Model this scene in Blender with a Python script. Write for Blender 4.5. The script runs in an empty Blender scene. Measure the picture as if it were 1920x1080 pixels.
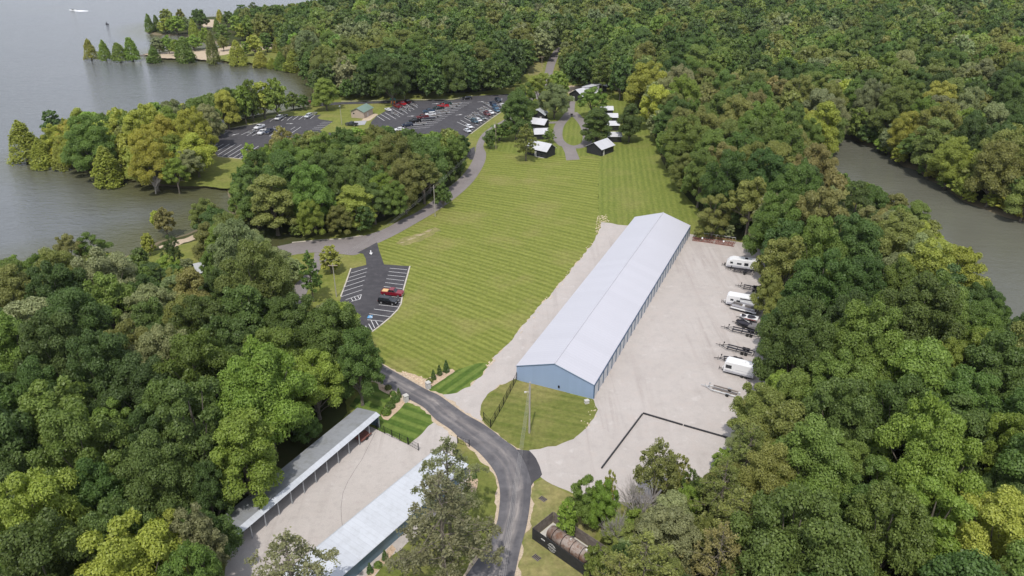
import bpy, bmesh, math, random
import numpy as np
from mathutils import Vector, Matrix
from mathutils.geometry import tessellate_polygon
R = math.radians
random.seed(7)
SC = bpy.context.scene
COL = SC.collection
# ------------------------------------------------------------------ camera
F, PIT, HC = 1400.0, 0.4755, 90.0
cam = bpy.data.cameras.new('camera')
cam.sensor_width = 36
cam.lens = 36 * F / 1920
cam.clip_start = 1
cam.clip_end = 20000
camo = bpy.data.objects.new('camera', cam)
COL.objects.link(camo)
camo.location = (0, 0, HC)
camo.rotation_euler = (math.pi / 2 - PIT, 0, 0)
SC.camera = camo
# ------------------------------------------------------------------ sky and sun
SUN_AZ, SUN_EL = R(191), R(60)
W = bpy.data.worlds.new('World')
SC.world = W
W.use_nodes = True
wn = W.node_tree.nodes
wl = W.node_tree.links
bg = wn['Background']
sky = wn.new('ShaderNodeTexSky')
sky.sky_type = 'NISHITA'
sky.sun_disc = False
sky.sun_elevation = SUN_EL
sky.sun_rotation = SUN_AZ
sky.dust_density = 2.0
# broken cloud over the blue, as a hazy bright day has it
tc = wn.new('ShaderNodeTexCoord')
cn = wn.new('ShaderNodeTexNoise')
cn.inputs['Scale'].default_value = 3.0
cn.inputs['Detail'].default_value = 5
wl.new(tc.outputs['Generated'], cn.inputs['Vector'])
cr = wn.new('ShaderNodeMapRange')
cr.inputs[1].default_value = 0.38
cr.inputs[2].default_value = 0.6
cr.inputs[3].default_value = 0.45
cr.inputs[4].default_value = 0.9
wl.new(cn.outputs['Fac'], cr.inputs[0])
cm = wn.new('ShaderNodeMix')
cm.data_type = 'RGBA'
wl.new(cr.outputs[0], cm.inputs[0])
wl.new(sky.outputs[0], cm.inputs[6])
cm.inputs[7].default_value = (6.6, 7.0, 7.9, 1)
wl.new(cm.outputs[2], bg.inputs['Color'])
bg.inputs['Strength'].default_value = 0.138
sun = bpy.data.lights.new('sun', 'SUN')
sun.energy = 3.3
sun.angle = R(1.0)
sun.color = (1.0, 0.955, 0.88)
suno = bpy.data.objects.new('sun', sun)
COL.objects.link(suno)
sd = Vector((-math.sin(SUN_AZ) * math.cos(SUN_EL), -math.cos(SUN_AZ) * math.cos(SUN_EL), -math.sin(SUN_EL)))
suno.rotation_euler = sd.to_track_quat('-Z', 'Y').to_euler()
SC.view_settings.view_transform = 'Standard'
SC.view_settings.look = 'None'
SC.view_settings.exposure = 0.0
SC.view_settings.gamma = 1.0
SC.view_settings.use_curve_mapping = False
SC.cycles.max_bounces = 6
SC.cycles.transparent_max_bounces = 8


# ------------------------------------------------------------------ a point of the photo -> the plane z it lies on
def P(px, py, z=0.0):
    a = (px - 960) / F
    b = (540 - py) / F
    dy = math.cos(PIT) + b * math.sin(PIT)
    dz = -math.sin(PIT) + b * math.cos(PIT)
    t = (z - HC) / dz
    return Vector((a * t, dy * t, z))


def proj(x, y, z):          # numpy: world -> photo pixels
    zz = z - HC
    d = y * math.cos(PIT) - zz * math.sin(PIT)
    u = y * math.sin(PIT) + zz * math.cos(PIT)
    return 960 + F * x / d, 540 - F * u / d


def inpoly(x, y, poly):
    x = np.asarray(x, float); y = np.asarray(y, float)
    c = np.zeros(x.shape, bool)
    n = len(poly)
    for i in range(n):
        x1, y1 = poly[i]; x2, y2 = poly[(i + 1) % n]
        if y1 == y2:
            continue
        c ^= ((y1 > y) != (y2 > y)) & (x < (x2 - x1) * (y - y1) / (y2 - y1) + x1)
    return c


# ------------------------------------------------------------------ materials
def newmat(name):
    m = bpy.data.materials.new(name)
    m.use_nodes = True
    nt = m.node_tree
    return m, nt.nodes, nt.links, nt.nodes['Principled BSDF']


def noise(n, l, scale, detail=4, rough=.5, coord='Object', vec=None):
    t = n.new('ShaderNodeTexNoise')
    t.inputs['Scale'].default_value = scale
    t.inputs['Detail'].default_value = detail
    t.inputs['Roughness'].default_value = rough
    if vec is None:
        c = n.new('ShaderNodeTexCoord')
        l.new(c.outputs[coord], t.inputs['Vector'])
    else:
        l.new(vec, t.inputs['Vector'])
    return t


def mixc(n, l, fac, a, b, mode='MIX'):
    m = n.new('ShaderNodeMix')
    m.data_type = 'RGBA'
    m.blend_type = mode
    for k, v in ((0, fac), (6, a), (7, b)):
        if isinstance(v, (int, float)):
            m.inputs[k].default_value = v
        elif isinstance(v, (tuple, list)):
            m.inputs[k].default_value = (*v[:3], 1)
        else:
            l.new(v, m.inputs[k])
    return m.outputs[2]


def rng(n, l, v, a, b, c=0., d=1.):
    m = n.new('ShaderNodeMapRange')
    m.inputs[1].default_value = a; m.inputs[2].default_value = b
    m.inputs[3].default_value = c; m.inputs[4].default_value = d
    l.new(v, m.inputs[0])
    return m.outputs[0]


def math_(n, l, op, a, b=None, c=None):
    m = n.new('ShaderNodeMath')
    m.operation = op
    for k, v in enumerate((a, b, c)):
        if v is None:
            continue
        if isinstance(v, (int, float)):
            m.inputs[k].default_value = v
        else:
            l.new(v, m.inputs[k])
    return m.outputs[0]


def simple(name, col, rough=.6, metal=0., spec=.5, var=.12, scale=3., bump=0., bscale=20.):
    m, n, l, b = newmat(name)
    t = noise(n, l, scale, 5, .6)
    f = rng(n, l, t.outputs['Fac'], .3, .7)
    l.new(mixc(n, l, f, tuple(c * (1 - var) for c in col), tuple(min(1, c * (1 + var)) for c in col)), b.inputs['Base Color'])
    b.inputs['Roughness'].default_value = rough
    b.inputs['Metallic'].default_value = metal
    b.inputs['Specular IOR Level'].default_value = spec
    if bump:
        t2 = noise(n, l, bscale, 3)
        bp = n.new('ShaderNodeBump')
        bp.inputs['Strength'].default_value = bump
        bp.inputs['Distance'].default_value = .05
        l.new(t2.outputs['Fac'], bp.inputs['Height'])
        l.new(bp.outputs[0], b.inputs['Normal'])
    return m


def grass_mat(name, ca, cb, dirang=None, period=3.4, contrast=.5, curved=False, dry=(.26, .22, .09), dryamt=.35, soft=.8):
    """mown turf: two shades laid by the mower in stripes, mottled, with dry patches"""
    m, n, l, b = newmat(name)
    g = n.new('ShaderNodeNewGeometry')
    sx = n.new('ShaderNodeSeparateXYZ')
    l.new(g.outputs['Position'], sx.inputs[0])
    X, Y = sx.outputs[0], sx.outputs[1]
    n1 = noise(n, l, .06, 5, .6, vec=g.outputs['Position'])
    n2 = noise(n, l, 1.1, 5, .65, vec=g.outputs['Position'])
    n3 = noise(n, l, .02, 3, .5, vec=g.outputs['Position'])
    n4 = noise(n, l, .35, 4, .65, vec=g.outputs['Position'])
    base = None
    if dirang is not None or curved:
        if curved:
            k = math_(n, l, 'MULTIPLY_ADD', Y, -.0043, 1.47)
            s = math_(n, l, 'MULTIPLY_ADD', k, math_(n, l, 'ADD', X, 10.), Y)
        else:
            s = math_(n, l, 'ADD', math_(n, l, 'MULTIPLY', X, math.cos(dirang)), math_(n, l, 'MULTIPLY', Y, math.sin(dirang)))
        s = math_(n, l, 'ADD', s, math_(n, l, 'MULTIPLY', n1.outputs['Fac'], .45))
        w = math_(n, l, 'SINE', math_(n, l, 'MULTIPLY', s, 2 * math.pi / period))
        w2 = math_(n, l, 'SINE', math_(n, l, 'MULTIPLY', s, 2 * math.pi / (period * 2.63)))
        w = math_(n, l, 'ADD', w, math_(n, l, 'MULTIPLY', w2, .35))
        w = rng(n, l, w, -soft, soft)
        amt = rng(n, l, n3.outputs['Fac'], .3, .7, contrast * .55, contrast)
        f = math_(n, l, 'ADD', math_(n, l, 'MULTIPLY', math_(n, l, 'SUBTRACT', w, .5), amt), .5)
        cb_ = n.new('ShaderNodeCombineXYZ')
        l.new(s, cb_.inputs[0])
        l.new(math_(n, l, 'MULTIPLY', X if curved else Y, .10), cb_.inputs[1])
        n5 = noise(n, l, .9, 4, .7, vec=cb_.outputs[0])
        f = math_(n, l, 'ADD', f, math_(n, l, 'MULTIPLY', math_(n, l, 'SUBTRACT', n4.outputs['Fac'], .5), .6))
        f = math_(n, l, 'ADD', f, math_(n, l, 'MULTIPLY', math_(n, l, 'SUBTRACT', n5.outputs['Fac'], .5), 1.3))
        base = mixc(n, l, f, ca, cb)
    else:
        base = mixc(n, l, rng(n, l, n4.outputs['Fac'], .3, .7), ca, cb)
    dr = math_(n, l, 'MULTIPLY', rng(n, l, n1.outputs['Fac'], .5, .72), dryamt)
    base = mixc(n, l, dr, base, dry)
    f2 = rng(n, l, n2.outputs['Fac'], .3, .7, .78, 1.22)
    base = mixc(n, l, 1., base, (1, 1, 1), 'MULTIPLY')
    hs = n.new('ShaderNodeHueSaturation')
    l.new(base, hs.inputs['Color'])
    l.new(f2, hs.inputs['Value'])
    l.new(hs.outputs[0], b.inputs['Base Color'])
    b.inputs['Roughness'].default_value = .9
    b.inputs['Specular IOR Level'].default_value = .1
    bp = n.new('ShaderNodeBump')
    bp.inputs['Strength'].default_value = .5
    bp.inputs['Distance'].default_value = .15
    l.new(n2.outputs['Fac'], bp.inputs['Height'])
    l.new(bp.outputs[0], b.inputs['Normal'])
    return m


def ground_like(name, ca, cb, cc=None, scales=(.05, .8, 6.), rough=.95, bump=.35, amt=.5, fine=.1, spec=.15):
    m, n, l, b = newmat(name)
    g = n.new('ShaderNodeNewGeometry')
    pos = g.outputs['Position']
    n1 = noise(n, l, scales[0], 5, .55, vec=pos)
    n2 = noise(n, l, scales[1], 5, .6, vec=pos)
    n3 = noise(n, l, scales[2], 2, .5, vec=pos)
    n6 = noise(n, l, scales[0] * 4, 6, .65, vec=pos)
    c = mixc(n, l, math_(n, l, 'ADD', math_(n, l, 'MULTIPLY', rng(n, l, n1.outputs['Fac'], .35, .65), .6), math_(n, l, 'MULTIPLY', rng(n, l, n6.outputs['Fac'], .35, .65), .4)), ca, cb)
    if cc:
        c = mixc(n, l, math_(n, l, 'MULTIPLY', rng(n, l, n2.outputs['Fac'], .5, .7), amt), c, cc)
    if cc and 'gravel' in name:
        mp = n.new('ShaderNodeMapping')
        mp.inputs['Rotation'].default_value = (0, 0, .4182)
        mp.inputs['Scale'].default_value = (.55, .035, 1)
        l.new(pos, mp.inputs[0])
        n7 = noise(n, l, 1., 5, .6, vec=mp.outputs[0])
        n7.inputs['Distortion'].default_value = .6
        n8 = noise(n, l, .022, 3, .5, vec=pos)
        c = mixc(n, l, math_(n, l, 'MULTIPLY', math_(n, l, 'MULTIPLY', rng(n, l, n7.outputs['Fac'], .5, .68), rng(n, l, n8.outputs['Fac'], .4, .6)), .8), c, tuple(q * .84 for q in cc))
        n9 = noise(n, l, .3, 6, .7, vec=pos)
        c = mixc(n, l, math_(n, l, 'MULTIPLY', rng(n, l, n9.outputs['Fac'], .58, .72), .5), c, (.56, .53, .51))
        c = mixc(n, l, math_(n, l, 'MULTIPLY', rng(n, l, n9.outputs['Fac'], .42, .30), .35), c, (.36, .30, .28))
    hs = n.new('ShaderNodeHueSaturation')
    l.new(c, hs.inputs['Color'])
    v = math_(n, l, 'ADD', rng(n, l, n2.outputs['Fac'], .3, .7, 1 - fine, 1 + fine), rng(n, l, n3.outputs['Fac'], .3, .7, -fine * .8, fine * .8))
    l.new(v, hs.inputs['Value'])
    l.new(hs.outputs[0], b.inputs['Base Color'])
    b.inputs['Roughness'].default_value = rough
    b.inputs['Specular IOR Level'].default_value = spec
    bp = n.new('ShaderNodeBump')
    bp.inputs['Strength'].default_value = bump
    bp.inputs['Distance'].default_value = .05
    l.new(n3.outputs['Fac'], bp.inputs['Height'])
    l.new(bp.outputs[0], b.inputs['Normal'])
    return m


M = {}
M['lawn'] = grass_mat('lawn_turf', (.122, .146, .028), (.215, .232, .056), curved=True, period=2.35, contrast=.75, dryamt=.5)
M['lawn_n'] = grass_mat('lawn_turf_north', (.112, .142, .028), (.182, .208, .048), dirang=R(-6), period=2.1, contrast=.5)
M['verge'] = grass_mat('verge_turf', (.125, .150, .032), (.200, .210, .055), dryamt=.55)
M['rough_grass'] = grass_mat('rough_grass', (.085, .112, .022), (.185, .190, .055), dirang=R(70), period=2.2, contrast=.25, dryamt=.9)
M['dry_grass'] = grass_mat('dry_grass', (.15, .165, .05), (.28, .24, .11), dryamt=.9)
M['rich'] = grass_mat('rich_turf', (.062, .108, .020), (.135, .185, .042), dirang=R(143), period=2.3, contrast=1.0, dryamt=.0, soft=.5)
M['rich2'] = grass_mat('rich_turf_gate', (.062, .108, .020), (.135, .185, .042), dirang=R(62), period=2.6, contrast=1.0, dryamt=.0, soft=.5)
M['gravel'] = ground_like('pale_gravel', (.405, .368, .345), (.450, .412, .390), (.380, .332, .306), (.035, .45, 7.), fine=.07)
M['gravel_w'] = ground_like('worn_gravel', (.415, .378, .352), (.465, .425, .40), (.37, .33, .305), (.05, .8, 8.), fine=.08)
M['tan'] = ground_like('tan_soil', (.42, .33, .24), (.50, .41, .31), (.30, .24, .16), (.3, 1.5, 6.), fine=.2)
M['mulch'] = ground_like('bark_bed', (.42, .31, .22), (.55, .42, .31), (.25, .17, .10), (.6, 2.5, 9.), fine=.25, bump=.8)
M['asphalt'] = ground_like('fresh_asphalt', (.058, .056, .062), (.075, .072, .078), (.09, .085, .09), (.08, .6, 7.), fine=.09)
M['oldroad'] = ground_like('weathered_asphalt', (.195, .175, .170), (.235, .21, .205), (.16, .145, .14), (.08, .8, 7.), fine=.1)
M['white'] = simple('white_paint', (.62, .61, .61), .7, var=.12, scale=2)
M['kerb'] = simple('pale_kerb', (.46, .42, .36), .9, var=.2, scale=.6)


def entry_road_mat():
    """dark asphalt with pale dust worn along the wheel lines; u across the road is kept in a UV map"""
    m, n, l, b = newmat('entry_road_asphalt')
    uv = n.new('ShaderNodeUVMap'); uv.uv_map = 'UVMap'
    sx = n.new('ShaderNodeSeparateXYZ')
    l.new(uv.outputs[0], sx.inputs[0])
    g = n.new('ShaderNodeNewGeometry')
    mp = n.new('ShaderNodeMapping')
    mp.inputs['Scale'].default_value = (9, .25, 1)
    l.new(uv.outputs[0], mp.inputs[0])
    ns = noise(n, l, 1., 5, .6, vec=mp.outputs[0])
    n2 = noise(n, l, .5, 5, .6, vec=g.outputs['Position'])
    n3 = noise(n, l, .08, 4, .6, vec=g.outputs['Position'])
    a = math_(n, l, 'ABSOLUTE', math_(n, l, 'SUBTRACT', sx.outputs[0], .40))
    a2 = math_(n, l, 'ABSOLUTE', math_(n, l, 'SUBTRACT', sx.outputs[0], .66))
    d = math_(n, l, 'MAXIMUM', rng(n, l, a, .02, .20, 1, 0), math_(n, l, 'MULTIPLY', rng(n, l, a2, 0, .12, 1, 0), .75))
    d = math_(n, l, 'MULTIPLY', d, rng(n, l, ns.outputs['Fac'], .32, .62, .15, 1))
    d = math_(n, l, 'MULTIPLY', d, rng(n, l, n3.outputs['Fac'], .35, .6, .45, 1))
    c = mixc(n, l, rng(n, l, n2.outputs['Fac'], .3, .7), (.090, .087, .095), (.145, .138, .145))
    c = mixc(n, l, d, c, (.33, .295, .275))
    vr = n.new('ShaderNodeTexVoronoi'); vr.feature = 'DISTANCE_TO_EDGE'; vr.inputs['Scale'].default_value = .22; vr.inputs['Randomness'].default_value = 1.
    nz = noise(n, l, .7, 5, .7, vec=g.outputs['Position'])
    va = n.new('ShaderNodeVectorMath'); va.operation = 'ADD'
    l.new(g.outputs['Position'], va.inputs[0]); l.new(nz.outputs['Color'], va.inputs[1]); l.new(va.outputs[0], vr.inputs['Vector'])
    c = mixc(n, l, math_(n, l, 'MULTIPLY', rng(n, l, vr.outputs['Distance'], 0, .02, 1, 0), .18), c, (.05, .048, .05))
    c = mixc(n, l, math_(n, l, 'MULTIPLY', rng(n, l, n3.outputs['Fac'], .56, .60), .45), c, (.075, .072, .08))
    l.new(c, b.inputs['Base Color'])
    b.inputs['Roughness'].default_value = .85
    b.inputs['Specular IOR Level'].default_value = .2
    return m


M['entry'] = entry_road_mat()


def terrain_mat():
    m, n, l, b = newmat('forest_floor')
    g = n.new('ShaderNodeNewGeometry')
    sx = n.new('ShaderNodeSeparateXYZ')
    l.new(g.outputs['Position'], sx.inputs[0])
    n1 = noise(n, l, .06, 5, .6, vec=g.outputs['Position'])
    n2 = noise(n, l, .9, 5, .6, vec=g.outputs['Position'])
    c = mixc(n, l, rng(n, l, n1.outputs['Fac'], .4, .6), (.035, .05, .015), (.07, .065, .03))
    c = mixc(n, l, rng(n, l, n2.outputs['Fac'], .3, .7), c, (.05, .06, .02))
    sh = math_(n, l, 'ADD', sx.outputs[2], math_(n, l, 'MULTIPLY', math_(n, l, 'SUBTRACT', n2.outputs['Fac'], .5), .25))
    c = mixc(n, l, rng(n, l, sh, -.08, -.3), c, (.17, .14, .09))
    l.new(c, b.inputs['Base Color'])
    b.inputs['Roughness'].default_value = .95
    b.inputs['Specular IOR Level'].default_value = .1
    return m


M['floor'] = terrain_mat()


def water_mat(name, deep, rough, bump, s1, s2):
    m, n, l, b = newmat(name)
    g = n.new('ShaderNodeNewGeometry')
    mp = n.new('ShaderNodeMapping')
    mp.inputs['Rotation'].default_value = (0, 0, R(12))
    mp.inputs['Scale'].default_value = (.45, 1., 1.)
    l.new(g.outputs['Position'], mp.inputs[0])
    a = noise(n, l, s1, 3, .6, vec=mp.outputs[0])
    c = noise(n, l, s2, 3, .6, vec=mp.outputs[0])
    big = noise(n, l, .012, 4, .55, vec=mp.outputs[0])
    h = math_(n, l, 'ADD', a.outputs['Fac'], math_(n, l, 'MULTIPLY', c.outputs['Fac'], .5))
    bp = n.new('ShaderNodeBump')
    bp.inputs['Distance'].default_value = 1.
    l.new(rng(n, l, big.outputs['Fac'], .35, .65, bump * .6, bump), bp.inputs['Strength'])
    l.new(h, bp.inputs['Height'])
    l.new(bp.outputs[0], b.inputs['Normal'])
    col = mixc(n, l, rng(n, l, big.outputs['Fac'], .35, .65), tuple(v * .85 for v in deep), tuple(v * 1.15 for v in deep))
    sa = n.new('ShaderNodeAttribute'); sa.attribute_name = 'shallow'
    col = mixc(n, l, rng(n, l, math_(n, l, 'ADD', sa.outputs['Fac'], math_(n, l, 'MULTIPLY', math_(n, l, 'SUBTRACT', big.outputs['Fac'], .5), .8)), .1, .8, 0, .9), col, (.085, .085, .035))
    l.new(col, b.inputs['Base Color'])
    b.inputs['Roughness'].default_value = rough
    b.inputs['IOR'].default_value = 1.33
    b.inputs['Specular IOR Level'].default_value = .5
    return m


M['lake'] = water_mat('lake_water', (.115, .122, .125), .10, .55, .42, 1.5)
M['creek'] = water_mat('creek_water', (.112, .112, .088), .10, .22, .6, 2.)


def roof_mat(name, col, axis, pitch, rough=.38, metal=.0, var=.06, dirt=0.):
    """ribbed sheet metal: ribs run down the slope, repeated along the object's own axis"""
    m, n, l, b = newmat(name)
    c = n.new('ShaderNodeTexCoord')
    sx = n.new('ShaderNodeSeparateXYZ')
    l.new(c.outputs['Object'], sx.inputs[0])
    t = math_(n, l, 'FRACT', math_(n, l, 'DIVIDE', sx.outputs[axis], pitch))
    rib = rng(n, l, math_(n, l, 'ABSOLUTE', math_(n, l, 'SUBTRACT', t, .5)), .36, .47)
    pn = math_(n, l, 'FLOOR', math_(n, l, 'DIVIDE', sx.outputs[axis], pitch * 3.01))
    wn_ = n.new('ShaderNodeTexWhiteNoise'); wn_.noise_dimensions = '1D'
    l.new(pn, wn_.inputs['W'])
    ns = noise(n, l, .25, 5, .6)
    f = math_(n, l, 'ADD', math_(n, l, 'MULTIPLY', wn_.outputs[0], .5), math_(n, l, 'MULTIPLY', ns.outputs['Fac'], .5))
    cc = mixc(n, l, f, tuple(v * (1 - var) for v in col), tuple(min(1, v * (1 + var)) for v in col))
    cc = mixc(n, l, math_(n, l, 'MULTIPLY', rib, .13), cc, tuple(v * .55 for v in col))
    if dirt:
        n2 = noise(n, l, .8, 5, .65)
        cc = mixc(n, l, math_(n, l, 'MULTIPLY', rng(n, l, n2.outputs['Fac'], .45, .7), dirt), cc, (.17, .17, .15))
    l.new(cc, b.inputs['Base Color'])
    bp = n.new('ShaderNodeBump')
    bp.inputs['Strength'].default_value = .35
    bp.inputs['Distance'].default_value = .02
    l.new(rib, bp.inputs['Height'])
    l.new(bp.outputs[0], b.inputs['Normal'])
    b.inputs['Roughness'].default_value = rough
    b.inputs['Metallic'].default_value = metal
    return m


M['roof_big'] = roof_mat('white_ribbed_roof', (.495, .49, .535), 1, .92, var=.04)
M['roof_car'] = roof_mat('grey_ribbed_roof', (.27, .28, .30), 1, .92, dirt=.55, var=.12)
M['roof_car2'] = roof_mat('pale_ribbed_roof', (.50, .52, .56), 1, .92, dirt=.18, var=.10)
M['roof_cab'] = roof_mat('cabin_roof', (.52, .52, .55), 1, .6)
M['roof_green'] = roof_mat('green_roof', (.16, .23, .19), 1, .5)
M['roof_grey'] = roof_mat('shelter_roof', (.40, .41, .42), 1, .5)
M['blue'] = roof_mat('blue_siding', (.28, .37, .545), 0, .30, .5, var=.04)
M['bluedark'] = roof_mat('blue_grey_siding', (.12, .19, .24), 1, .30, .5, var=.04)
M['bluetrim'] = simple('blue_trim', (.07, .13, .22), .5)
M['rolldoor'] = simple('white_roller_door', (.60, .62, .65), .5, var=.05)
M['black_wood'] = simple('black_timber', (.022, .022, .026), .7, var=.4, scale=1.5)
M['grey_wood'] = simple('grey_timber', (.16, .135, .12), .9, var=.35, scale=1.2)
M['stone'] = simple('white_stone', (.55, .53, .52), .8, var=.12)
M['block'] = simple('tan_blockwork', (.42, .34, .28), .9, var=.15)
M['conc'] = simple('concrete', (.50, .48, .45), .9, var=.12, scale=.8)
M['concg'] = simple('grey_concrete', (.33, .33, .35), .9, var=.12, scale=.8)
M['metal'] = simple('galvanised_steel', (.42, .44, .46), .45, metal=.3)
M['blackm'] = simple('black_steel', (.012, .012, .014), .7, spec=.2)
M['tyre'] = simple('tyre_rubber', (.02, .02, .02), .9)
M['rim'] = simple('wheel_rim', (.45, .45, .46), .35, metal=.6)
M['glass'] = simple('dark_glass', (.02, .024, .03), .08, spec=.8)
M['pole'] = simple('weathered_pole', (.36, .29, .23), .9, var=.2, scale=1.)
M['polel'] = simple('pale_pole', (.38, .35, .31), .8, var=.1, scale=1.)
M['lamp'] = simple('headlamp', (.75, .76, .78), .15)
M['rtail'] = simple('tail_lamp', (.35, .01, .01), .3)
M['gel'] = simple('white_gelcoat', (.74, .74, .75), .3, var=.03)
M['silver'] = simple('silver_gelcoat', (.42, .42, .46), .35)
M['cover'] = simple('black_canvas', (.025, .024, .035), .8)
M['greycover'] = simple('grey_canvas', (.17, .16, .16), .9)
M['redstripe'] = simple('red_stripe', (.35, .05, .04), .4)
M['rusty'] = simple('rusty_red_steel', (.21, .085, .065), .85, var=.35, scale=1.)
M['rocks'] = simple('tan_rock', (.56, .45, .33), .95, var=.25, scale=1.5)
M['plywood'] = simple('tan_cargo', (.62, .42, .20), .8)
M['handi'] = simple('blue_paint', (.06, .26, .50), .7)
M['orange'] = simple('orange_paint', (.75, .22, .03), .6)
M['teal'] = simple('teal_canvas', (.03, .18, .14), .7)
M['wire'] = simple('power_line', (.35, .34, .33), .6)
M['foam'] = simple('white_foam', (.85, .86, .88), .8)


def paint_mat():
    m, n, l, b = newmat('car_paint')
    o = n.new('ShaderNodeObjectInfo')
    l.new(o.outputs['Color'], b.inputs['Base Color'])
    b.inputs['Roughness'].default_value = .28
    b.inputs['Coat Weight'].default_value = .5
    return m


M['paint'] = paint_mat()


def tank_mat():
    m, n, l, b = newmat('rusting_tank')
    a = noise(n, l, .55, 6, .65)
    c = noise(n, l, 2.2, 6, .7)
    col = mixc(n, l, rng(n, l, a.outputs['Fac'], .42, .6), (.30, .25, .22), (.18, .095, .06))
    col = mixc(n, l, rng(n, l, c.outputs['Fac'], .5, .72), col, (.15, .08, .05))
    l.new(col, b.inputs['Base Color'])
    b.inputs['Roughness'].default_value = .75
    return m


M['tank'] = tank_mat()


def bark_mat(name, ca, cb):
    m, n, l, b = newmat(name)
    a = noise(n, l, 3., 5, .6)
    l.new(mixc(n, l, rng(n, l, a.outputs['Fac'], .35, .65), ca, cb), b.inputs['Base Color'])
    b.inputs['Roughness'].default_value = .95
    return m


M['bark'] = bark_mat('grey_brown_bark', (.10, .085, .065), (.19, .165, .135))
M['palebark'] = bark_mat('pale_dead_bark', (.30, .27, .25), (.42, .39, .37))


def leaf_mat(name, trans=.36):
    """the leaf colour is kept on each tree as "tint"; each spray of leaves varies by its own "leafv" """
    m, n, l, b = newmat(name)
    t = n.new('ShaderNodeAttribute')
    t.attribute_type = 'INSTANCER'
    t.attribute_name = 'tint'
    v = n.new('ShaderNodeAttribute')
    v.attribute_type = 'GEOMETRY'
    v.attribute_name = 'leafv'
    oi = n.new('ShaderNodeObjectInfo')
    hs = n.new('ShaderNodeHueSaturation')
    l.new(t.outputs['Color'], hs.inputs['Color'])
    l.new(rng(n, l, v.outputs['Fac'], 0, 1, .508, .492), hs.inputs['Hue'])
    l.new(rng(n, l, v.outputs['Fac'], 0, 1, .52, 1.62), hs.inputs['Value'])
    l.new(hs.outputs[0], b.inputs['Base Color'])
    b.inputs['Roughness'].default_value = .5
    b.inputs['Specular IOR Level'].default_value = .34
    tr = n.new('ShaderNodeBsdfTranslucent')
    h2 = n.new('ShaderNodeHueSaturation')
    h2.inputs['Saturation'].default_value = 1.1
    h2.inputs['Value'].default_value = 1.3
    l.new(hs.outputs[0], h2.inputs['Color'])
    l.new(h2.outputs[0], tr.inputs['Color'])
    ms = n.new('ShaderNodeMixShader')
    ms.inputs[0].default_value = trans
    l.new(b.outputs[0], ms.inputs[1])
    l.new(tr.outputs[0], ms.inputs[2])
    l.new(ms.outputs[0], n['Material Output'].inputs['Surface'])
    return m


M['leaf'] = leaf_mat('foliage')


# ------------------------------------------------------------------ object helpers
def tag(o, label=None, cat=None, group=None, kind=None):
    if label: o['label'] = label
    if cat: o['category'] = cat
    if group: o['group'] = group
    if kind: o['kind'] = kind
    return o


def empty(name, loc=(0, 0, 0), rz=0., **k):
    o = bpy.data.objects.new(name, None)
    o.empty_display_size = .5
    o.location = loc
    o.rotation_euler = (0, 0, rz)
    COL.objects.link(o)
    return tag(o, **k)


def copy_tree(o, parent=None):
    c = o.copy()
    COL.objects.link(c)
    if parent: c.parent = parent
    for ch in list(KIDS.get(o.name, ())):
        cc = copy_tree(ch, c)
        KIDS.setdefault(c.name, []).append(cc)
    return c


KIDS = {}


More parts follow.
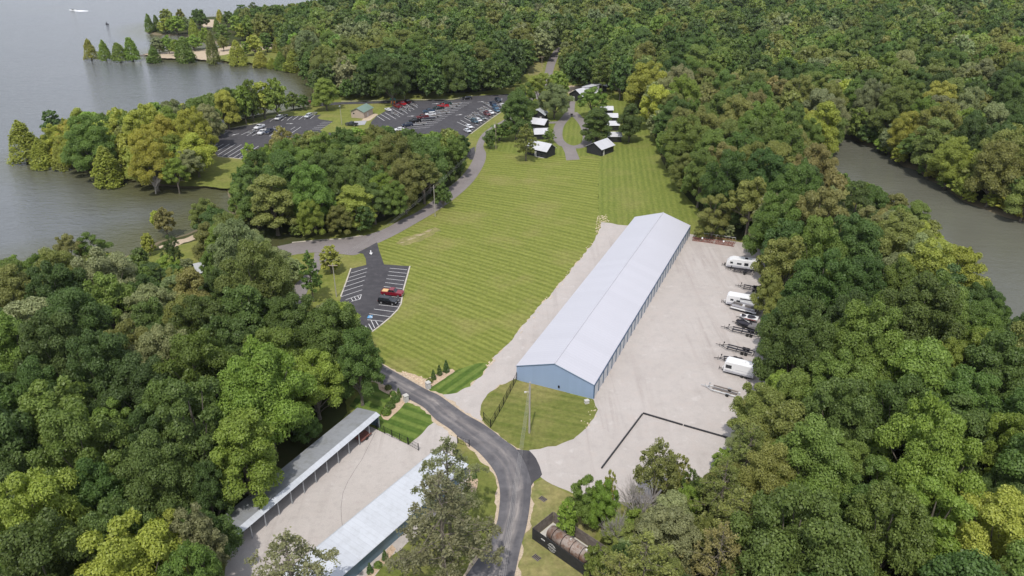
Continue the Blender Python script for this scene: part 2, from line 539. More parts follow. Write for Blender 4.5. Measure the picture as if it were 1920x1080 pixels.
class MB:
    def __init__(s):
        s.v = []; s.f = []; s.mi = []

    def add(s, vs, fs, mi=0):
        k = len(s.v)
        s.v += [tuple(p) for p in vs]
        s.f += [tuple(i + k for i in f) for f in fs]
        s.mi += [mi] * len(fs)
        return s

    def box(s, c, d, rz=0., mi=0, taper=1.):
        x, y, z = (e / 2 for e in d)
        cs, sn = math.cos(rz), math.sin(rz)
        vs = []
        for kz in (-1, 1):
            t = 1 if kz < 0 else taper
            for kx, ky in ((-1, -1), (1, -1), (1, 1), (-1, 1)):
                a, b_ = kx * x * t, ky * y * t
                vs.append((c[0] + a * cs - b_ * sn, c[1] + a * sn + b_ * cs, c[2] + kz * z))
        return s.add(vs, [(3, 2, 1, 0), (4, 5, 6, 7), (0, 1, 5, 4), (1, 2, 6, 5), (2, 3, 7, 6), (3, 0, 4, 7)], mi)

    def tube(s, a, b, r, r2=None, n=8, caps=True, mi=0):
        a, b = Vector(a), Vector(b)
        r2 = r if r2 is None else r2
        d = (b - a).normalized()
        q = d.to_track_quat('Z', 'Y')
        vs = []
        for p, rr in ((a, r), (b, r2)):
            for i in range(n):
                t = 2 * math.pi * i / n
                vs.append(p + q @ Vector((rr * math.cos(t), rr * math.sin(t), 0)))
        fs = [(i, (i + 1) % n, n + (i + 1) % n, n + i) for i in range(n)]
        if caps: fs += [tuple(range(n))[::-1], tuple(range(n, 2 * n))]
        return s.add(vs, fs, mi)

    def path(s, pts, r, n=6, mi=0):
        for a, b in zip(pts, pts[1:]): s.tube(a, b, r, n=n, mi=mi)
        return s

    def prism(s, prof, y0, y1, inset=0., mi=0, axis='y'):
        """side profile (x,z) swept over the width"""
        n = len(prof)
        vs = [(x, y0, z) for x, z in prof] + [(x, y1, z) for x, z in prof]
        fs = [(i, (i + 1) % n, n + (i + 1) % n, n + i) for i in range(n)] + [tuple(range(n))[::-1], tuple(range(n, 2 * n))]
        return s.add(vs, fs, mi)

    def sphere(s, c, r, n=8, m=5, sq=(1, 1, 1), mi=0):
        vs = [(c[0], c[1], c[2] + r * sq[2])]
        for j in range(1, m):
            ph = math.pi * j / m
            for i in range(n):
                t = 2 * math.pi * i / n
                vs.append((c[0] + r * sq[0] * math.sin(ph) * math.cos(t), c[1] + r * sq[1] * math.sin(ph) * math.sin(t), c[2] + r * sq[2] * math.cos(ph)))
        vs.append((c[0], c[1], c[2] - r * sq[2]))
        fs = [(0, 1 + i, 1 + (i + 1) % n) for i in range(n)]
        for j in range(m - 2):
            for i in range(n):
                a = 1 + j * n
                fs.append((a + i, a + n + i, a + n + (i + 1) % n, a + (i + 1) % n))
        a = 1 + (m - 2) * n
        fs += [(a + i, len(vs) - 1, a + (i + 1) % n) for i in range(n)]
        return s.add(vs, fs, mi)

    def mesh(s, name, mats, bevel=0., smooth=False):
        me = bpy.data.meshes.new(name)
        me.from_pydata(s.v, [], s.f)
        for m in (mats if isinstance(mats, (list, tuple)) else [mats]): me.materials.append(m)
        if len(me.materials) > 1: me.polygons.foreach_set('material_index', s.mi)
        if bevel:
            bm = bmesh.new(); bm.from_mesh(me)
            bmesh.ops.remove_doubles(bm, verts=bm.verts, dist=1e-4)
            es = [e for e in bm.edges if len(e.link_faces) == 2 and e.calc_face_angle(0) > .5]
            bmesh.ops.bevel(bm, geom=es, offset=bevel, segments=2, affect='EDGES', profile=.6)
            bm.to_mesh(me); bm.free()
        bm = bmesh.new(); bm.from_mesh(me); bmesh.ops.recalc_face_normals(bm, faces=bm.faces); bm.to_mesh(me); bm.free()
        if smooth: me.polygons.foreach_set('use_smooth', [True] * len(me.polygons))
        me.update()
        return me

    def build(s, name, mats, parent=None, bevel=0., smooth=False, **k):
        o = bpy.data.objects.new(name, s.mesh(name, mats, bevel, smooth))
        COL.objects.link(o)
        if parent:
            o.parent = parent
            KIDS.setdefault(parent.name, []).append(o)
        return tag(o, **k)


# ------------------------------------------------------------------ shores
ZW = -1.0
LAKE_PX = [(640, -60), (612, 6), (560, 14), (500, 22), (470, 29), (430, 31), (390, 33), (340, 38), (296, 46), (272, 60), (290, 66), (340, 67), (366, 68), (378, 76), (410, 84), (432, 86),
           (405, 90), (350, 93), (300, 98), (268, 102), (300, 110), (330, 111.5), (365, 112), (400, 116), (440, 119), (460, 121), (490, 120), (520, 124), (545, 128), (570, 136), (582, 150),
           (590, 170), (591, 186), (583, 196), (570, 201), (540, 206), (500, 213), (460, 221), (420, 230), (370, 240), (320, 250), (270, 258), (200, 268), (140, 283), (115, 295),
           (130, 305), (180, 312), (240, 325), (262, 335), (285, 348), (320, 351), (345, 352), (375, 352), (400, 354), (425, 355), (431, 364), (430, 380), (428, 398),
           (400, 415), (370, 430), (340, 440), (310, 447), (292, 455), (275, 468), (250, 478), (228, 483), (200, 492), (150, 505), (100, 512), (40, 525), (-50, 540), (-300, 580)]
lake = [tuple(P(x, y, ZW)[:2]) for x, y in LAKE_PX]
lake = lake + [(-2600, 220), (-6000, 200), (-6000, 7000), (-300, 7000), (-230, 2200)]
CREEK_PX = [(1556, 240), (1570, 252), (1600, 264), (1660, 286), (1690, 310), (1720, 322), (1765, 348), (1800, 373), (1850, 394), (1890, 408), (1930, 418), (2100, 470), (2500, 560),
            (2500, 960), (2120, 760), (1950, 690), (1870, 612), (1810, 548), (1750, 492), (1690, 440), (1630, 402), (1585, 366), (1554, 330), (1541, 296), (1546, 262)]
creek = [tuple(P(x, y, ZW)[:2]) for x, y in CREEK_PX]


def sdist(px, py, poly):
    """signed distance to a polygon's edge, positive outside"""
    d = np.full(px.shape, 1e9)
    n = len(poly)
    for i in range(n):
        ax, ay = poly[i]; bx, by = poly[(i + 1) % n]
        ex, ey = bx - ax, by - ay
        L = ex * ex + ey * ey + 1e-9
        t = np.clip(((px - ax) * ex + (py - ay) * ey) / L, 0, 1)
        d = np.minimum(d, (px - ax - t * ex) ** 2 + (py - ay - t * ey) ** 2)
    d = np.sqrt(d)
    return np.where(inpoly(px, py, poly), -d, d)


def water_d(x, y):
    return np.minimum(sdist(x, y, lake), sdist(x, y, creek))


def terrain():
    def axis(a, b, step, ext, g=1.25):
        mid = list(np.arange(a, b + .1, step))
        lo, hi, s1 = [], [], step
        x = a
        while x > -ext:
            s1 *= g; x -= s1; lo.append(x)
        s1 = step; x = b
        while x < ext:
            s1 *= g; x += s1; hi.append(x)
        return np.array(lo[::-1] + mid + hi)
    xs = axis(-620, 640, 3.0, 9000)
    ys = axis(40, 960, 3.0, 9000)
    X, Y = np.meshgrid(xs, ys)
    d = water_d(X.ravel(), Y.ravel()).reshape(X.shape)
    wob = 1.1 * np.sin(X * .31 + 1.3 * np.sin(Y * .17)) * np.cos(Y * .27 + .9 * np.sin(X * .13))
    Z = np.clip(ZW + (d + wob) * .30, -3.2, 0)
    nx, ny = len(xs), len(ys)
    co = np.stack([X, Y, Z], -1).reshape(-1, 3)
    i = np.arange(nx * ny).reshape(ny, nx)
    fc = np.stack([i[:-1, :-1], i[:-1, 1:], i[1:, 1:], i[1:, :-1]], -1).reshape(-1, 4)
    me = bpy.data.meshes.new('ground')
    me.vertices.add(len(co)); me.vertices.foreach_set('co', co.ravel())
    me.loops.add(fc.size); me.loops.foreach_set('vertex_index', fc.ravel())
    me.polygons.add(len(fc)); me.polygons.foreach_set('loop_start', np.arange(0, fc.size, 4)); me.polygons.foreach_set('loop_total', np.full(len(fc), 4))
    me.update(); me.validate()
    me.polygons.foreach_set('use_smooth', [True] * len(me.polygons))
    me.materials.append(M['floor'])
    o = bpy.data.objects.new('ground', me)
    COL.objects.link(o)
    tag(o, kind='structure')


terrain()


def flat_water(name, poly, mat):
    mb = MB()
    mb.add([(x, y, ZW) for x, y in poly], [tuple(range(len(poly)))])
    o = mb.build(name, mat, kind='structure')


xs_ = [-9000, -50, -50, -9000]
def lake_sheet():
    xs = np.concatenate([[-9000, -4000, -2000, -1200, -800], np.arange(-640, 21, 6.)])
    ys = np.concatenate([np.arange(60, 1000, 6.), [1100, 1400, 2000, 4000, 9000]])
    X, Y = np.meshgrid(xs, ys)
    d = -sdist(X.ravel(), Y.ravel(), lake)
    nx, ny = len(xs), len(ys)
    co = np.stack([X.ravel(), Y.ravel(), np.full(X.size, ZW)], -1)
    i = np.arange(nx * ny).reshape(ny, nx)
    fc = np.stack([i[:-1, :-1], i[:-1, 1:], i[1:, 1:], i[1:, :-1]], -1).reshape(-1, 4)
    me = bpy.data.meshes.new('lake')
    me.from_pydata(co.tolist(), [], fc.tolist())
    at = me.attributes.new('shallow', 'FLOAT', 'POINT'); at.data.foreach_set('value', np.clip(1 - d / 34, 0, 1).astype(np.float32))
    me.materials.append(M['lake'])
    o = bpy.data.objects.new('lake', me); COL.objects.link(o); tag(o, kind='structure')
lake_sheet()
MB().add([(80, 100, ZW), (600, 100, ZW), (600, 520, ZW), (80, 520, ZW)], [(0, 1, 2, 3)]).build('creek', M['creek'], kind='structure')


# ------------------------------------------------------------------ flat sheets
def catmull(pts, closed=True, step=1.2):
    n = len(pts)
    out = []
    rngi = range(n if closed else n - 1)
    for i in rngi:
        p0, p1, p2, p3 = (pts[(i - 1) % n] if closed or i > 0 else pts[0]), pts[i], pts[(i + 1) % n], (pts[(i + 2) % n] if closed or i + 2 < n else pts[-1])
        k = max(1, int((Vector(p2) - Vector(p1)).length / step))
        for j in range(k):
            t = j / k
            out.append(tuple(.5 * ((2 * b) + (-a + c) * t + (2 * a - 5 * b + 4 * c - d) * t * t + (-a + 3 * b - 3 * c + d) * t ** 3) for a, b, c, d in zip(p0, p1, p2, p3)))
    if not closed: out.append(tuple(pts[-1]))
    return out


def lin(pts, closed=True, step=1.2):
    out = []
    n = len(pts)
    for i in range(n if closed else n - 1):
        a, b = Vector(pts[i]), Vector(pts[(i + 1) % n])
        k = max(1, int((b - a).length / step))
        for j in range(k): out.append(tuple(a.lerp(b, j / k)))
    if not closed: out.append(tuple(pts[-1]))
    return out


def wobble(pts, amp, seed):
    rr = random.Random(seed)
    n = len(pts)
    ph = [rr.uniform(0, 6.28) for _ in range(6)]
    out = []
    s = 0
    for i, (x, y) in enumerate(pts):
        a, b = Vector(pts[i - 1]), Vector(pts[(i + 1) % n])
        t = b - a
        s += t.length / 2
        if t.length < 1e-6: out.append((x, y)); continue
        nrm = Vector((t.y, -t.x)).normalized()
        k = amp * (.5 * math.sin(s * .5 + ph[0]) + .35 * math.sin(s * 1.27 + ph[1]) + .5 * rr.uniform(-1, 1))
        out.append((x + nrm.x * k, y + nrm.y * k))
    return out


def sheet(name, px, z, mat, smooth=True, amp=0., step=1.2, world=False, **k):
    pts = [tuple(p) for p in px] if world else [tuple(P(x, y)[:2]) for x, y in px]
    pts = catmull(pts, True, step) if smooth else lin(pts, True, step)
    if amp: pts = wobble(pts, amp, hash(name) % 1000 if False else sum(map(ord, name)))
    v = [(x, y, z) for x, y in pts]
    tri = tessellate_polygon([[Vector(p) for p in v]])
    me = bpy.data.meshes.new(name)
    fs = []
    for t in tri:
        a, b, c = (Vector(v[i]) for i in t)
        cr_ = (b - a).cross(c - a).z
        if abs(cr_) < 1e-9: continue
        fs.append(tuple(t) if cr_ > 0 else tuple(t)[::-1])
    me.from_pydata(v, [], fs)
    me.materials.append(mat)
    o = bpy.data.objects.new(name, me)
    COL.objects.link(o)
    k.setdefault('kind', 'structure')
    return tag(o, **k)


def ribbon(name, left, right, z, mat, world=False, **k):
    """a road between two edges of equally many points, with u across it"""
    A = [tuple(p) for p in left] if world else [tuple(P(x, y)[:2]) for x, y in left]
    B = [tuple(p) for p in right] if world else [tuple(P(x, y)[:2]) for x, y in right]
    def res(pts, n):
        pts = catmull(pts, False, .6)
        d = [0]
        for a, b in zip(pts, pts[1:]): d.append(d[-1] + (Vector(b) - Vector(a)).length)
        t = np.linspace(0, d[-1], n)
        return np.interp(t, d, [p[0] for p in pts]), np.interp(t, d, [p[1] for p in pts]), t
    n = 90
    ax, ay, ta = res(A, n); bx, by, tb = res(B, n)
    m_ = 9
    v, uv, f = [], [], []
    for i in range(n):
        for j in range(m_):
            t = j / (m_ - 1)
            v.append((ax[i] * (1 - t) + bx[i] * t, ay[i] * (1 - t) + by[i] * t, z))
            uv.append((t, (ta[i] + tb[i]) / 2))
    for i in range(n - 1):
        for j in range(m_ - 1):
            q = (i * m_ + j, i * m_ + j + 1, (i + 1) * m_ + j + 1, (i + 1) * m_ + j)
            a, b, c = (Vector(v[q[t]]) for t in (0, 1, 2))
            f.append(q if (b - a).cross(c - a).z > 0 else q[::-1])
    me = bpy.data.meshes.new(name)
    me.from_pydata(v, [], f)
    ul = me.uv_layers.new(name='UVMap')
    for lp in me.loops: ul.data[lp.index].uv = uv[lp.vertex_index]
    me.materials.append(mat)
    o = bpy.data.objects.new(name, me)
    COL.objects.link(o)
    return tag(o, kind='structure', **k)


def strip(mb, pts, w, z, h=0.):
    """a painted line or low kerb along world points"""
    pts = [Vector(p[:2]) for p in pts]
    for a, b in zip(pts, pts[1:]):
        d = (b - a)
        if d.length < 1e-4: continue
        d.normalize(); nn = Vector((-d.y, d.x)) * w / 2
        if h:
            c = (a + b) / 2
            mb.box((c.x, c.y, z + h / 2), ((b - a).length + w * .3, w, h), math.atan2(d.y, d.x))
        else:
            mb.add([(*(a - nn), z), (*(b - nn), z), (*(b + nn), z), (*(a + nn), z)], [(0, 1, 2, 3)])


GRASS_PX = [(545, 462), (600, 440), (680, 425), (760, 398), (820, 362), (860, 335), (872, 300), (868, 262), (800, 262), (640, 262), (600, 262), (520, 300), (470, 318), (436, 330), (432, 352),
            (400, 351), (375, 349), (345, 349), (320, 347), (292, 343), (270, 333), (300, 300), (380, 250), (420, 234), (480, 221), (530, 212), (585, 199), (600, 185), (640, 178), (720, 177), (800, 175), (900, 172),
            (955, 160), (985, 138), (1000, 118), (1012, 95), (1030, 82), (1080, 76), (1075, 100), (1060, 132), (1090, 156), (1140, 162), (1180, 186), (1222, 240), (1240, 300), (1270, 350), (1310, 395), (1350, 425),
            (1365, 445), (1440, 470), (1460, 600), (1455, 720), (1400, 830), (1330, 920), (1230, 965), (1140, 1000), (1110, 1130), (420, 1130), (420, 980), (560, 860), (640, 790), (652, 740), (650, 700), (640, 650), (600, 600), (560, 570), (528, 520), (528, 485)]
sheet('grass_verge', GRASS_PX, .012, M['verge'], amp=.5)
LAWN_PX = [(711, 470), (707, 455), (745, 440), (782, 420), (822, 397), (862, 367), (887, 344), (902, 322), (912, 300), (915, 285), (930, 282), (990, 292), (1060, 292), (1124, 298),
           (1122, 345), (1122, 390), (1126, 420), (1118, 445), (1095, 485), (1060, 530), (1015, 580), (964, 636), (918, 682), (880, 688), (850, 697), (800, 712), (768, 700), (740, 690), (722, 684), (705, 640), (700, 620), (732, 596), (755, 570), (764, 520), (768, 500), (720, 496)]
sheet('lawn', LAWN_PX, .022, M['lawn'], smooth=False, amp=.15)
LAWNN_PX = [(1124, 298), (1108, 292), (1150, 286), (1155, 240), (1120, 185), (1120, 168), (1150, 170), (1180, 190), (1222, 240), (1240, 300), (1272, 352), (1312, 396), (1352, 428), (1362, 448), (1300, 440), (1290, 420), (1245, 405), (1195, 412), (1178, 425), (1140, 418), (1127, 418), (1122, 390), (1122, 345)]
sheet('north_lawn', LAWNN_PX, .022, M['lawn_n'], smooth=False, amp=.2)
sheet('cabin_lawn', [(915, 285), (925, 262), (960, 240), (1020, 215), (1060, 190), (1110, 175), (1120, 185), (1155, 240), (1150, 286), (1108, 292), (1060, 292), (990, 292), (930, 283)], .017, M['lawn_n'], amp=.2)
sheet('east_knoll_grass', [(966, 712), (937, 723), (915, 740), (903, 760), (900, 778), (906, 794), (925, 808), (948, 825), (970, 841), (992, 843), (1012, 841), (1042, 836), (1075, 823), (1100, 804), (1114, 785), (1118, 768), (1114, 752), (1050, 732), (1000, 720)], .058, M['rough_grass'], smooth=False, amp=.3)
sheet('tank_verge_grass', [(1018, 900), (1037, 909), (1062, 924), (1100, 945), (1115, 1000), (1100, 1130), (958, 1130), (968, 1080), (978, 1030), (988, 988), (995, 948), (998, 912)], .03, M['dry_grass'], amp=.25)
sheet('carport_verge_grass', [(842, 848), (882, 838), (906, 862), (922, 885), (934, 915), (934, 948), (926, 988), (905, 1030), (885, 1062), (862, 1090), (840, 1130), (640, 1130), (690, 1085), (760, 1010), (840, 930), (886, 886)], .03, M['rough_grass'], amp=.25)
sheet('gate_lawn', [(767, 751), (795, 762), (808, 775), (817, 790), (792, 812), (765, 835), (735, 820), (706, 806), (690, 776), (655, 762), (676, 735), (690, 722), (712, 716), (735, 745)], .034, M['rich2'], smooth=False, amp=.08)
sheet('leaf_shaped_lawn', [(801, 728), (825, 713), (851, 697), (880, 686), (899, 681), (914, 681), (911, 692), (905.6, 700), (891, 718), (874, 731), (849, 740), (835, 742), (823, 741), (812, 735)], .034, M['rich'], amp=.05)
sheet('planting_bed', [(709, 721), (716, 722), (727, 724), (737, 730), (745, 738), (750, 747), (762, 753), (752, 765), (738, 778), (727, 788), (719, 786), (714, 779), (717, 767), (726, 758), (734, 751), (731, 741), (720, 735), (711, 730)], .046, M['mulch'], amp=.12)
sheet('rock_bed', [(752, 698), (762, 698), (772, 701), (785, 707), (798, 711), (806, 708), (826, 698), (848, 692), (854, 696), (832, 710), (812, 724), (802, 731), (792, 726), (772, 714), (757, 706)], .046, M['mulch'], amp=.12)
sheet('worn_grass', [(742, 456), (760, 446), (785, 437), (815, 427), (826, 430), (815, 440), (790, 450), (765, 459), (748, 461)], .027, M['dry_grass'], amp=.8)
for _k in range(11):
    _x, _y = 752 + 5.6 * _k, 455 - 2.5 * _k
    _w = (9, 12, 15, 17, 18, 17, 18, 16, 13, 10, 7)[_k]
    sheet('roadside_dirt', [(_x - _w * .4, _y + .35), (_x + _w * .3, _y - 1.0), (_x + _w * .75, _y - 1.9), (_x + _w * .35, _y - .1)], .030 + _k * .001, M['dry_grass'] if _k % 3 == 1 else M['tan'], amp=.12, step=.4)

GRAV2 = [(1127.5, 416.5), (1140, 417), (1157, 421.7), (1178, 424), (1200, 440), (1120, 600), (1010, 716), (970, 714), (937, 722), (915, 740), (902, 760), (899, 778), (904, 795), (870, 790), (824, 741), (857, 737), (882, 725), (905, 702), (920, 680),
         (941, 656), (964, 633), (989, 600), (1007, 580), (1032, 553), (1057, 524), (1084, 490), (1107, 463), (1123, 436)]
sheet('gravel_margin', GRAV2, .038, M['tan'], smooth=False, amp=.55, step=.9)
sheet('west_gravel_drive', [(x + (0 if i > 10 else 0), y) for i, (x, y) in enumerate(GRAV2)], .048, M['gravel'], smooth=False, amp=.3, step=.9)
GRAV3 = [(1293, 439), (1330, 447), (1380, 453), (1412, 459), (1432, 474), (1450, 600), (1448, 700), (1410, 790), (1340, 890), (1290, 945), (1200, 945), (1110, 938), (1062, 922), (1037, 908), (1016, 897), (985, 860), (992, 843), (1012, 841),
         (1042, 835), (1075, 822), (1100, 802), (1113, 783), (1117, 768), (1113, 750), (1090, 735), (1180, 600)]
sheet('storage_yard_gravel', GRAV3, .048, M['gravel'], smooth=False, amp=.25)
sheet('carport_yard_gravel', [(819, 788), (768, 833), (706, 806), (685, 796), (640, 800), (540, 880), (430, 985), (418, 1130), (640, 1130), (700, 1080), (880, 905), (884, 880), (846, 850), (858, 824), (850, 806)], .044, M['gravel_w'], smooth=False, amp=.3)
# roads
ER_L = [(700, 675), (722, 687), (752, 704), (800, 731), (824, 742), (870, 775), (902, 793), (925, 809), (945, 825), (968, 842), (985, 870), (995, 900), (996, 912), (993.6, 947), (987, 988), (975.5, 1030), (966, 1074), (950, 1140)]
ER_R = [(690, 706), (709, 716), (740, 733), (767, 749), (795, 765), (817, 787), (845, 806), (862, 822), (882, 836), (900, 851), (920, 874), (931, 893), (937, 919), (936.6, 947), (930, 985), (905, 1035), (870, 1085), (830, 1140)]
sheet('road_shoulder', [(x + 4.5, y - 2.2) for x, y in ER_L] + [(x - 5.0, y + 2.4) for x, y in ER_R[::-1]], .054, M['tan'], smooth=False, amp=.55, step=.8)
ribbon('entry_road', [(640, 640), (672, 662), (700, 675), (722, 687), (752, 704), (800, 731), (824, 742), (870, 775), (902, 793), (925, 809), (945, 825), (968, 842), (985, 870), (995, 900), (996, 912), (993.6, 947), (987, 988), (975.5, 1030), (966, 1074), (950, 1140)],
       [(620, 668), (655, 690), (690, 706), (709, 716), (740, 733), (767, 749), (795, 765), (817, 787), (845, 806), (862, 822), (882, 836), (900, 851), (920, 874), (931, 893), (937, 919), (936.6, 947), (930, 985), (905, 1035), (870, 1085), (830, 1140)], .075, M['entry'])
sheet('yard_apron', [(968, 843), (992, 845), (998, 851), (1005, 860), (1012, 875), (1016, 890), (1012, 896), (1002, 903), (994, 915), (975, 905), (965, 870)], .068, M['asphalt'], smooth=False, amp=.05)
R1_L = [(520, 462), (550, 456), (600, 451), (640, 449), (680, 443), (720, 430), (750, 413), (780, 399), (812, 376), (840, 353), (860, 336), (876, 318), (886, 301), (891, 286), (894, 270), (903, 253), (920, 239), (950, 221), (985, 190), (1012, 155), (1021, 137), (1027, 115), (1040, 94), (1062, 80)]
R1_R = [(530, 482), (556, 477), (600, 473), (645, 475), (685, 466), (722, 450), (750, 436), (785, 416), (822, 394), (858, 368), (884, 344), (900, 322), (910, 301), (911, 286), (906, 274), (914, 258), (928, 245), (960, 229), (998, 198), (1028, 162), (1036, 138), (1042, 118), (1051, 100), (1070, 86)]
ribbon('park_road', R1_L, R1_R, .060, M['oldroad'])
sheet('junction_apron', [(600, 470), (645, 477), (668, 478), (685, 466), (680, 444), (640, 450)], .056, M['oldroad'], amp=.1)
ribbon('side_drive', [(590, 474), (585, 495), (572, 515), (548, 540), (535, 565)], [(622, 474), (603, 500), (592, 520), (577, 545), (565, 575)], .054, M['oldroad'])
NEARLOT = [(670, 474), (690, 464), (707, 454.5), (711, 470), (720, 496), (767.5, 499.5), (762, 520), (755, 545), (751, 570), (745, 580), (730, 595), (712, 610), (697, 621), (672, 612), (652, 592), (637, 566), (640, 556), (650, 530), (659, 504), (687, 497), (686, 486), (681, 476)]
sheet('near_parking_lot', NEARLOT, .07, M['asphalt'], smooth=False)
sheet('side_lot_stub', [(882, 300), (892, 298), (890, 275), (880, 280), (874, 292)], .058, M['asphalt'], smooth=False)
MAINLOT = [(600, 192.5), (640, 191.7), (735, 189), (848, 187.5), (863, 184.5), (890, 180), (950, 176.7), (975, 180), (965, 196), (950, 201.7), (920, 222), (882, 250), (868, 264), (800, 268), (690, 268), (640, 262), (596, 262), (560, 266), (598, 245), (625, 250), (660, 252), (690, 242), (697, 227), (707, 217), (712, 215), (723, 208), (738, 197.5), (733, 193.5), (640, 196), (600, 199)]
sheet('main_parking_lot', MAINLOT, .07, M['asphalt'], smooth=False)
WESTLOT = [(392, 248), (425, 243), (483, 232), (505, 222.5), (538, 218), (575, 217), (602, 215), (595, 221), (600, 224), (625, 227.5), (598, 246), (560, 267), (500, 300), (455, 297.5), (408, 293), (396, 281), (390, 260)]
sheet('west_parking_lot', WESTLOT, .074, M['asphalt'], smooth=False)
sheet('lot_side_slab', [(664, 228), (688, 226), (684, 234), (662, 236)], .082, M['concg'], smooth=False)
sheet('restroom_walk', [(697, 214), (708, 214), (700, 222), (690, 227), (678, 226), (684, 221)], .062, M['tan'], amp=.2)
sheet('sand_spit', [(272, 102), (300, 99), (350, 94), (405, 91), (450, 84), (550, 79), (556, 84), (500, 92), (450, 100), (420, 106), (400, 114), (365, 110), (330, 110), (300, 108)], .02, M['tan'], amp=1.)
sheet('spit_grass', [(402, 108), (430, 101), (470, 96), (540, 90), (560, 100), (560, 122), (520, 120), (460, 118), (425, 115)], .03, M['verge'], amp=1.)
sheet('point_sand', [(385, 38), (400, 37), (412, 40), (408, 48), (392, 52), (380, 50)], .02, M['tan'], amp=1.)
sheet('shore_sand', [(298, 462), (330, 452), (360, 442), (400, 420), (405, 428), (375, 445), (340, 458), (315, 468)], .02, M['tan'], amp=.5)
sheet('shore_grass', [(236, 484), (285, 470), (315, 468), (345, 458), (385, 450), (400, 480), (395, 510), (300, 530), (250, 520)], .025, M['verge'], amp=.5)
sheet('north_clearing_dirt', [(1000, 112), (1012, 100), (1020, 110), (1016, 135), (990, 140)], .025, M['dry_grass'], amp=1.)
mbl = MB()
strip(mbl, [P(400 + x / 3.6, 780 + y / 3.6) for x, y in [(1095, 110), (1060, 180), (1000, 300), (965, 350), (910, 440), (875, 520), (862, 620), (866, 700), (876, 775)]], .04, .056)
mbl.build('yard_seam', M['asphalt'], kind='structure')
# cabin loop paths
def pathrib(name, c, w, z=.05):
    pts = catmull([tuple(P(920 + x / 6, 120 + y / 6)[:2]) for x, y in c], False, 1.)
    L_, R_ = [], []
    for i, p in enumerate(pts):
        a, b = Vector(pts[max(0, i - 1)]), Vector(pts[min(len(pts) - 1, i + 1)])
        d = (b - a).normalized(); nn = Vector((-d.y, d.x)) * w / 2
        L_.append(tuple(Vector(p) + nn)); R_.append(tuple(Vector(p) - nn))
    k = max(1, len(L_) // 24)
    return ribbon(name, L_[::k] + [L_[-1]], R_[::k] + [R_[-1]], z, M['oldroad'], world=True)
pathrib('loop_path', [(895, 540), (840, 610), (775, 690), (752, 790), (775, 870), (860, 925), (960, 935), (1060, 905), (1090, 850), (1080, 760), (1040, 670), (980, 600), (925, 545)], 4.3)
pathrib('lodge_path', [(915, 420), (905, 480), (900, 560)], 3.6, .056)
pathrib('cabin_path', [(610, 660), (690, 660), (770, 655)], 3.4, .062)
sheet('front_path', [(920 + x / 6, 120 + y / 6) for x, y in [(800, 925), (960, 940), (960, 970), (1003, 1075), (850, 1085), (835, 1000)]], .066, M['oldroad'], smooth=False)
sheet('patio_slab', [(920 + x / 6, 120 + y / 6) for x, y in [(465, 1010), (560, 1000), (655, 1035), (600, 1062), (510, 1045)]], .07, M['stone'], smooth=False)
sheet('lodge_yard', [(1062, 163), (1080, 161), (1102, 166), (1100, 172), (1066, 176)], .03, M['tan'], amp=.6)
# kerbs
for nm, pts in (('lot_kerb', [(640, 190.2), (735, 187.8), (848, 186.3), (866, 182.6), (885, 179.8)]), ('lot_kerb', [(951, 202.5), (921, 223), (883, 251)]),
                ('lot_kerb', [(408, 293.8), (455, 298.3), (500, 301)]), ('lot_kerb', [(393, 247), (425, 242), (483, 231)]), ('lot_kerb', [(768.6, 499.5), (763, 520), (756, 545), (752, 570), (746, 580.6), (731, 596), (713, 611), (698, 622)]),
                ('lot_kerb', [(658, 503.5), (649, 529.5), (639, 556)]), ('road_kerb', [(548, 455), (600, 450), (640, 448), (680, 442)])):
    mb = MB()
    strip(mb, lin([tuple(P(*p)[:2]) for p in pts], False, 6.), .35 if nm == 'lot_kerb' else .5, .0, .13)
    mb.build(nm, M['kerb'], kind='structure')


# painted lines
def lines(name, segs, z, zx, zy, k, w=.13, mat='white'):
    mb = MB()
    for s in segs:
        a = P(zx + s[0] / k, zy + s[1] / k); b = P(zx + s[2] / k, zy + s[3] / k)
        strip(mb, [a, b], w, z)
    return mb.build(name, M[mat], kind='structure')


lines('near_lot_markings', [(1003, 573, 1135, 585), (995, 598, 1130, 612), (988, 625, 1120, 638), (978, 652, 1112, 667), (970, 681, 1105, 697), (958, 710, 1098, 727), (940, 775, 1090, 795), (935, 812, 1083, 832), (922, 847, 1068, 864),
      (885, 880, 1037, 900), (850, 915, 1003, 937), (835, 960, 955, 972), (862, 960, 890, 1022), (895, 964, 918, 1003), (845, 990, 872, 1038), (822, 1005, 835, 1028),
      (835, 573, 712, 610), (830, 602, 697, 643), (822, 632, 682, 675), (815, 664, 667, 712), (803, 700, 652, 748), (797, 735, 637, 788), (790, 770, 672, 810), (790, 772, 780, 806), (780, 806, 715, 822),
      (762, 780, 778, 805), (738, 788, 752, 812), (712, 797, 726, 818)], .082, 480, 360, 4, .15)
lines('west_lot_markings', [(875, 408, 925, 375), (1005, 400, 1065, 355), (1070, 395, 1130, 350), (1135, 390, 1195, 348), (1200, 388, 1262, 343), (1265, 383, 1320, 345), (1330, 378, 1385, 335), (555, 560, 700, 490), (615, 568, 760, 492),
      (680, 570, 840, 480), (870, 575, 985, 500), (1110, 500, 1160, 470), (1125, 535, 1225, 470), (215, 555, 285, 522), (290, 553, 345, 522), (355, 550, 410, 520), (215, 702, 290, 660), (225, 735, 355, 662), (280, 745, 422, 662),
      (290, 785, 487, 665), (340, 800, 557, 668), (400, 808, 620, 675), (465, 815, 690, 680), (530, 822, 750, 685), (1460, 415, 1575, 418), (1435, 435, 1550, 438), (1405, 455, 1525, 458), (1370, 473, 1500, 477), (1355, 492, 1465, 496)], .086, 360, 160, 6, .2)
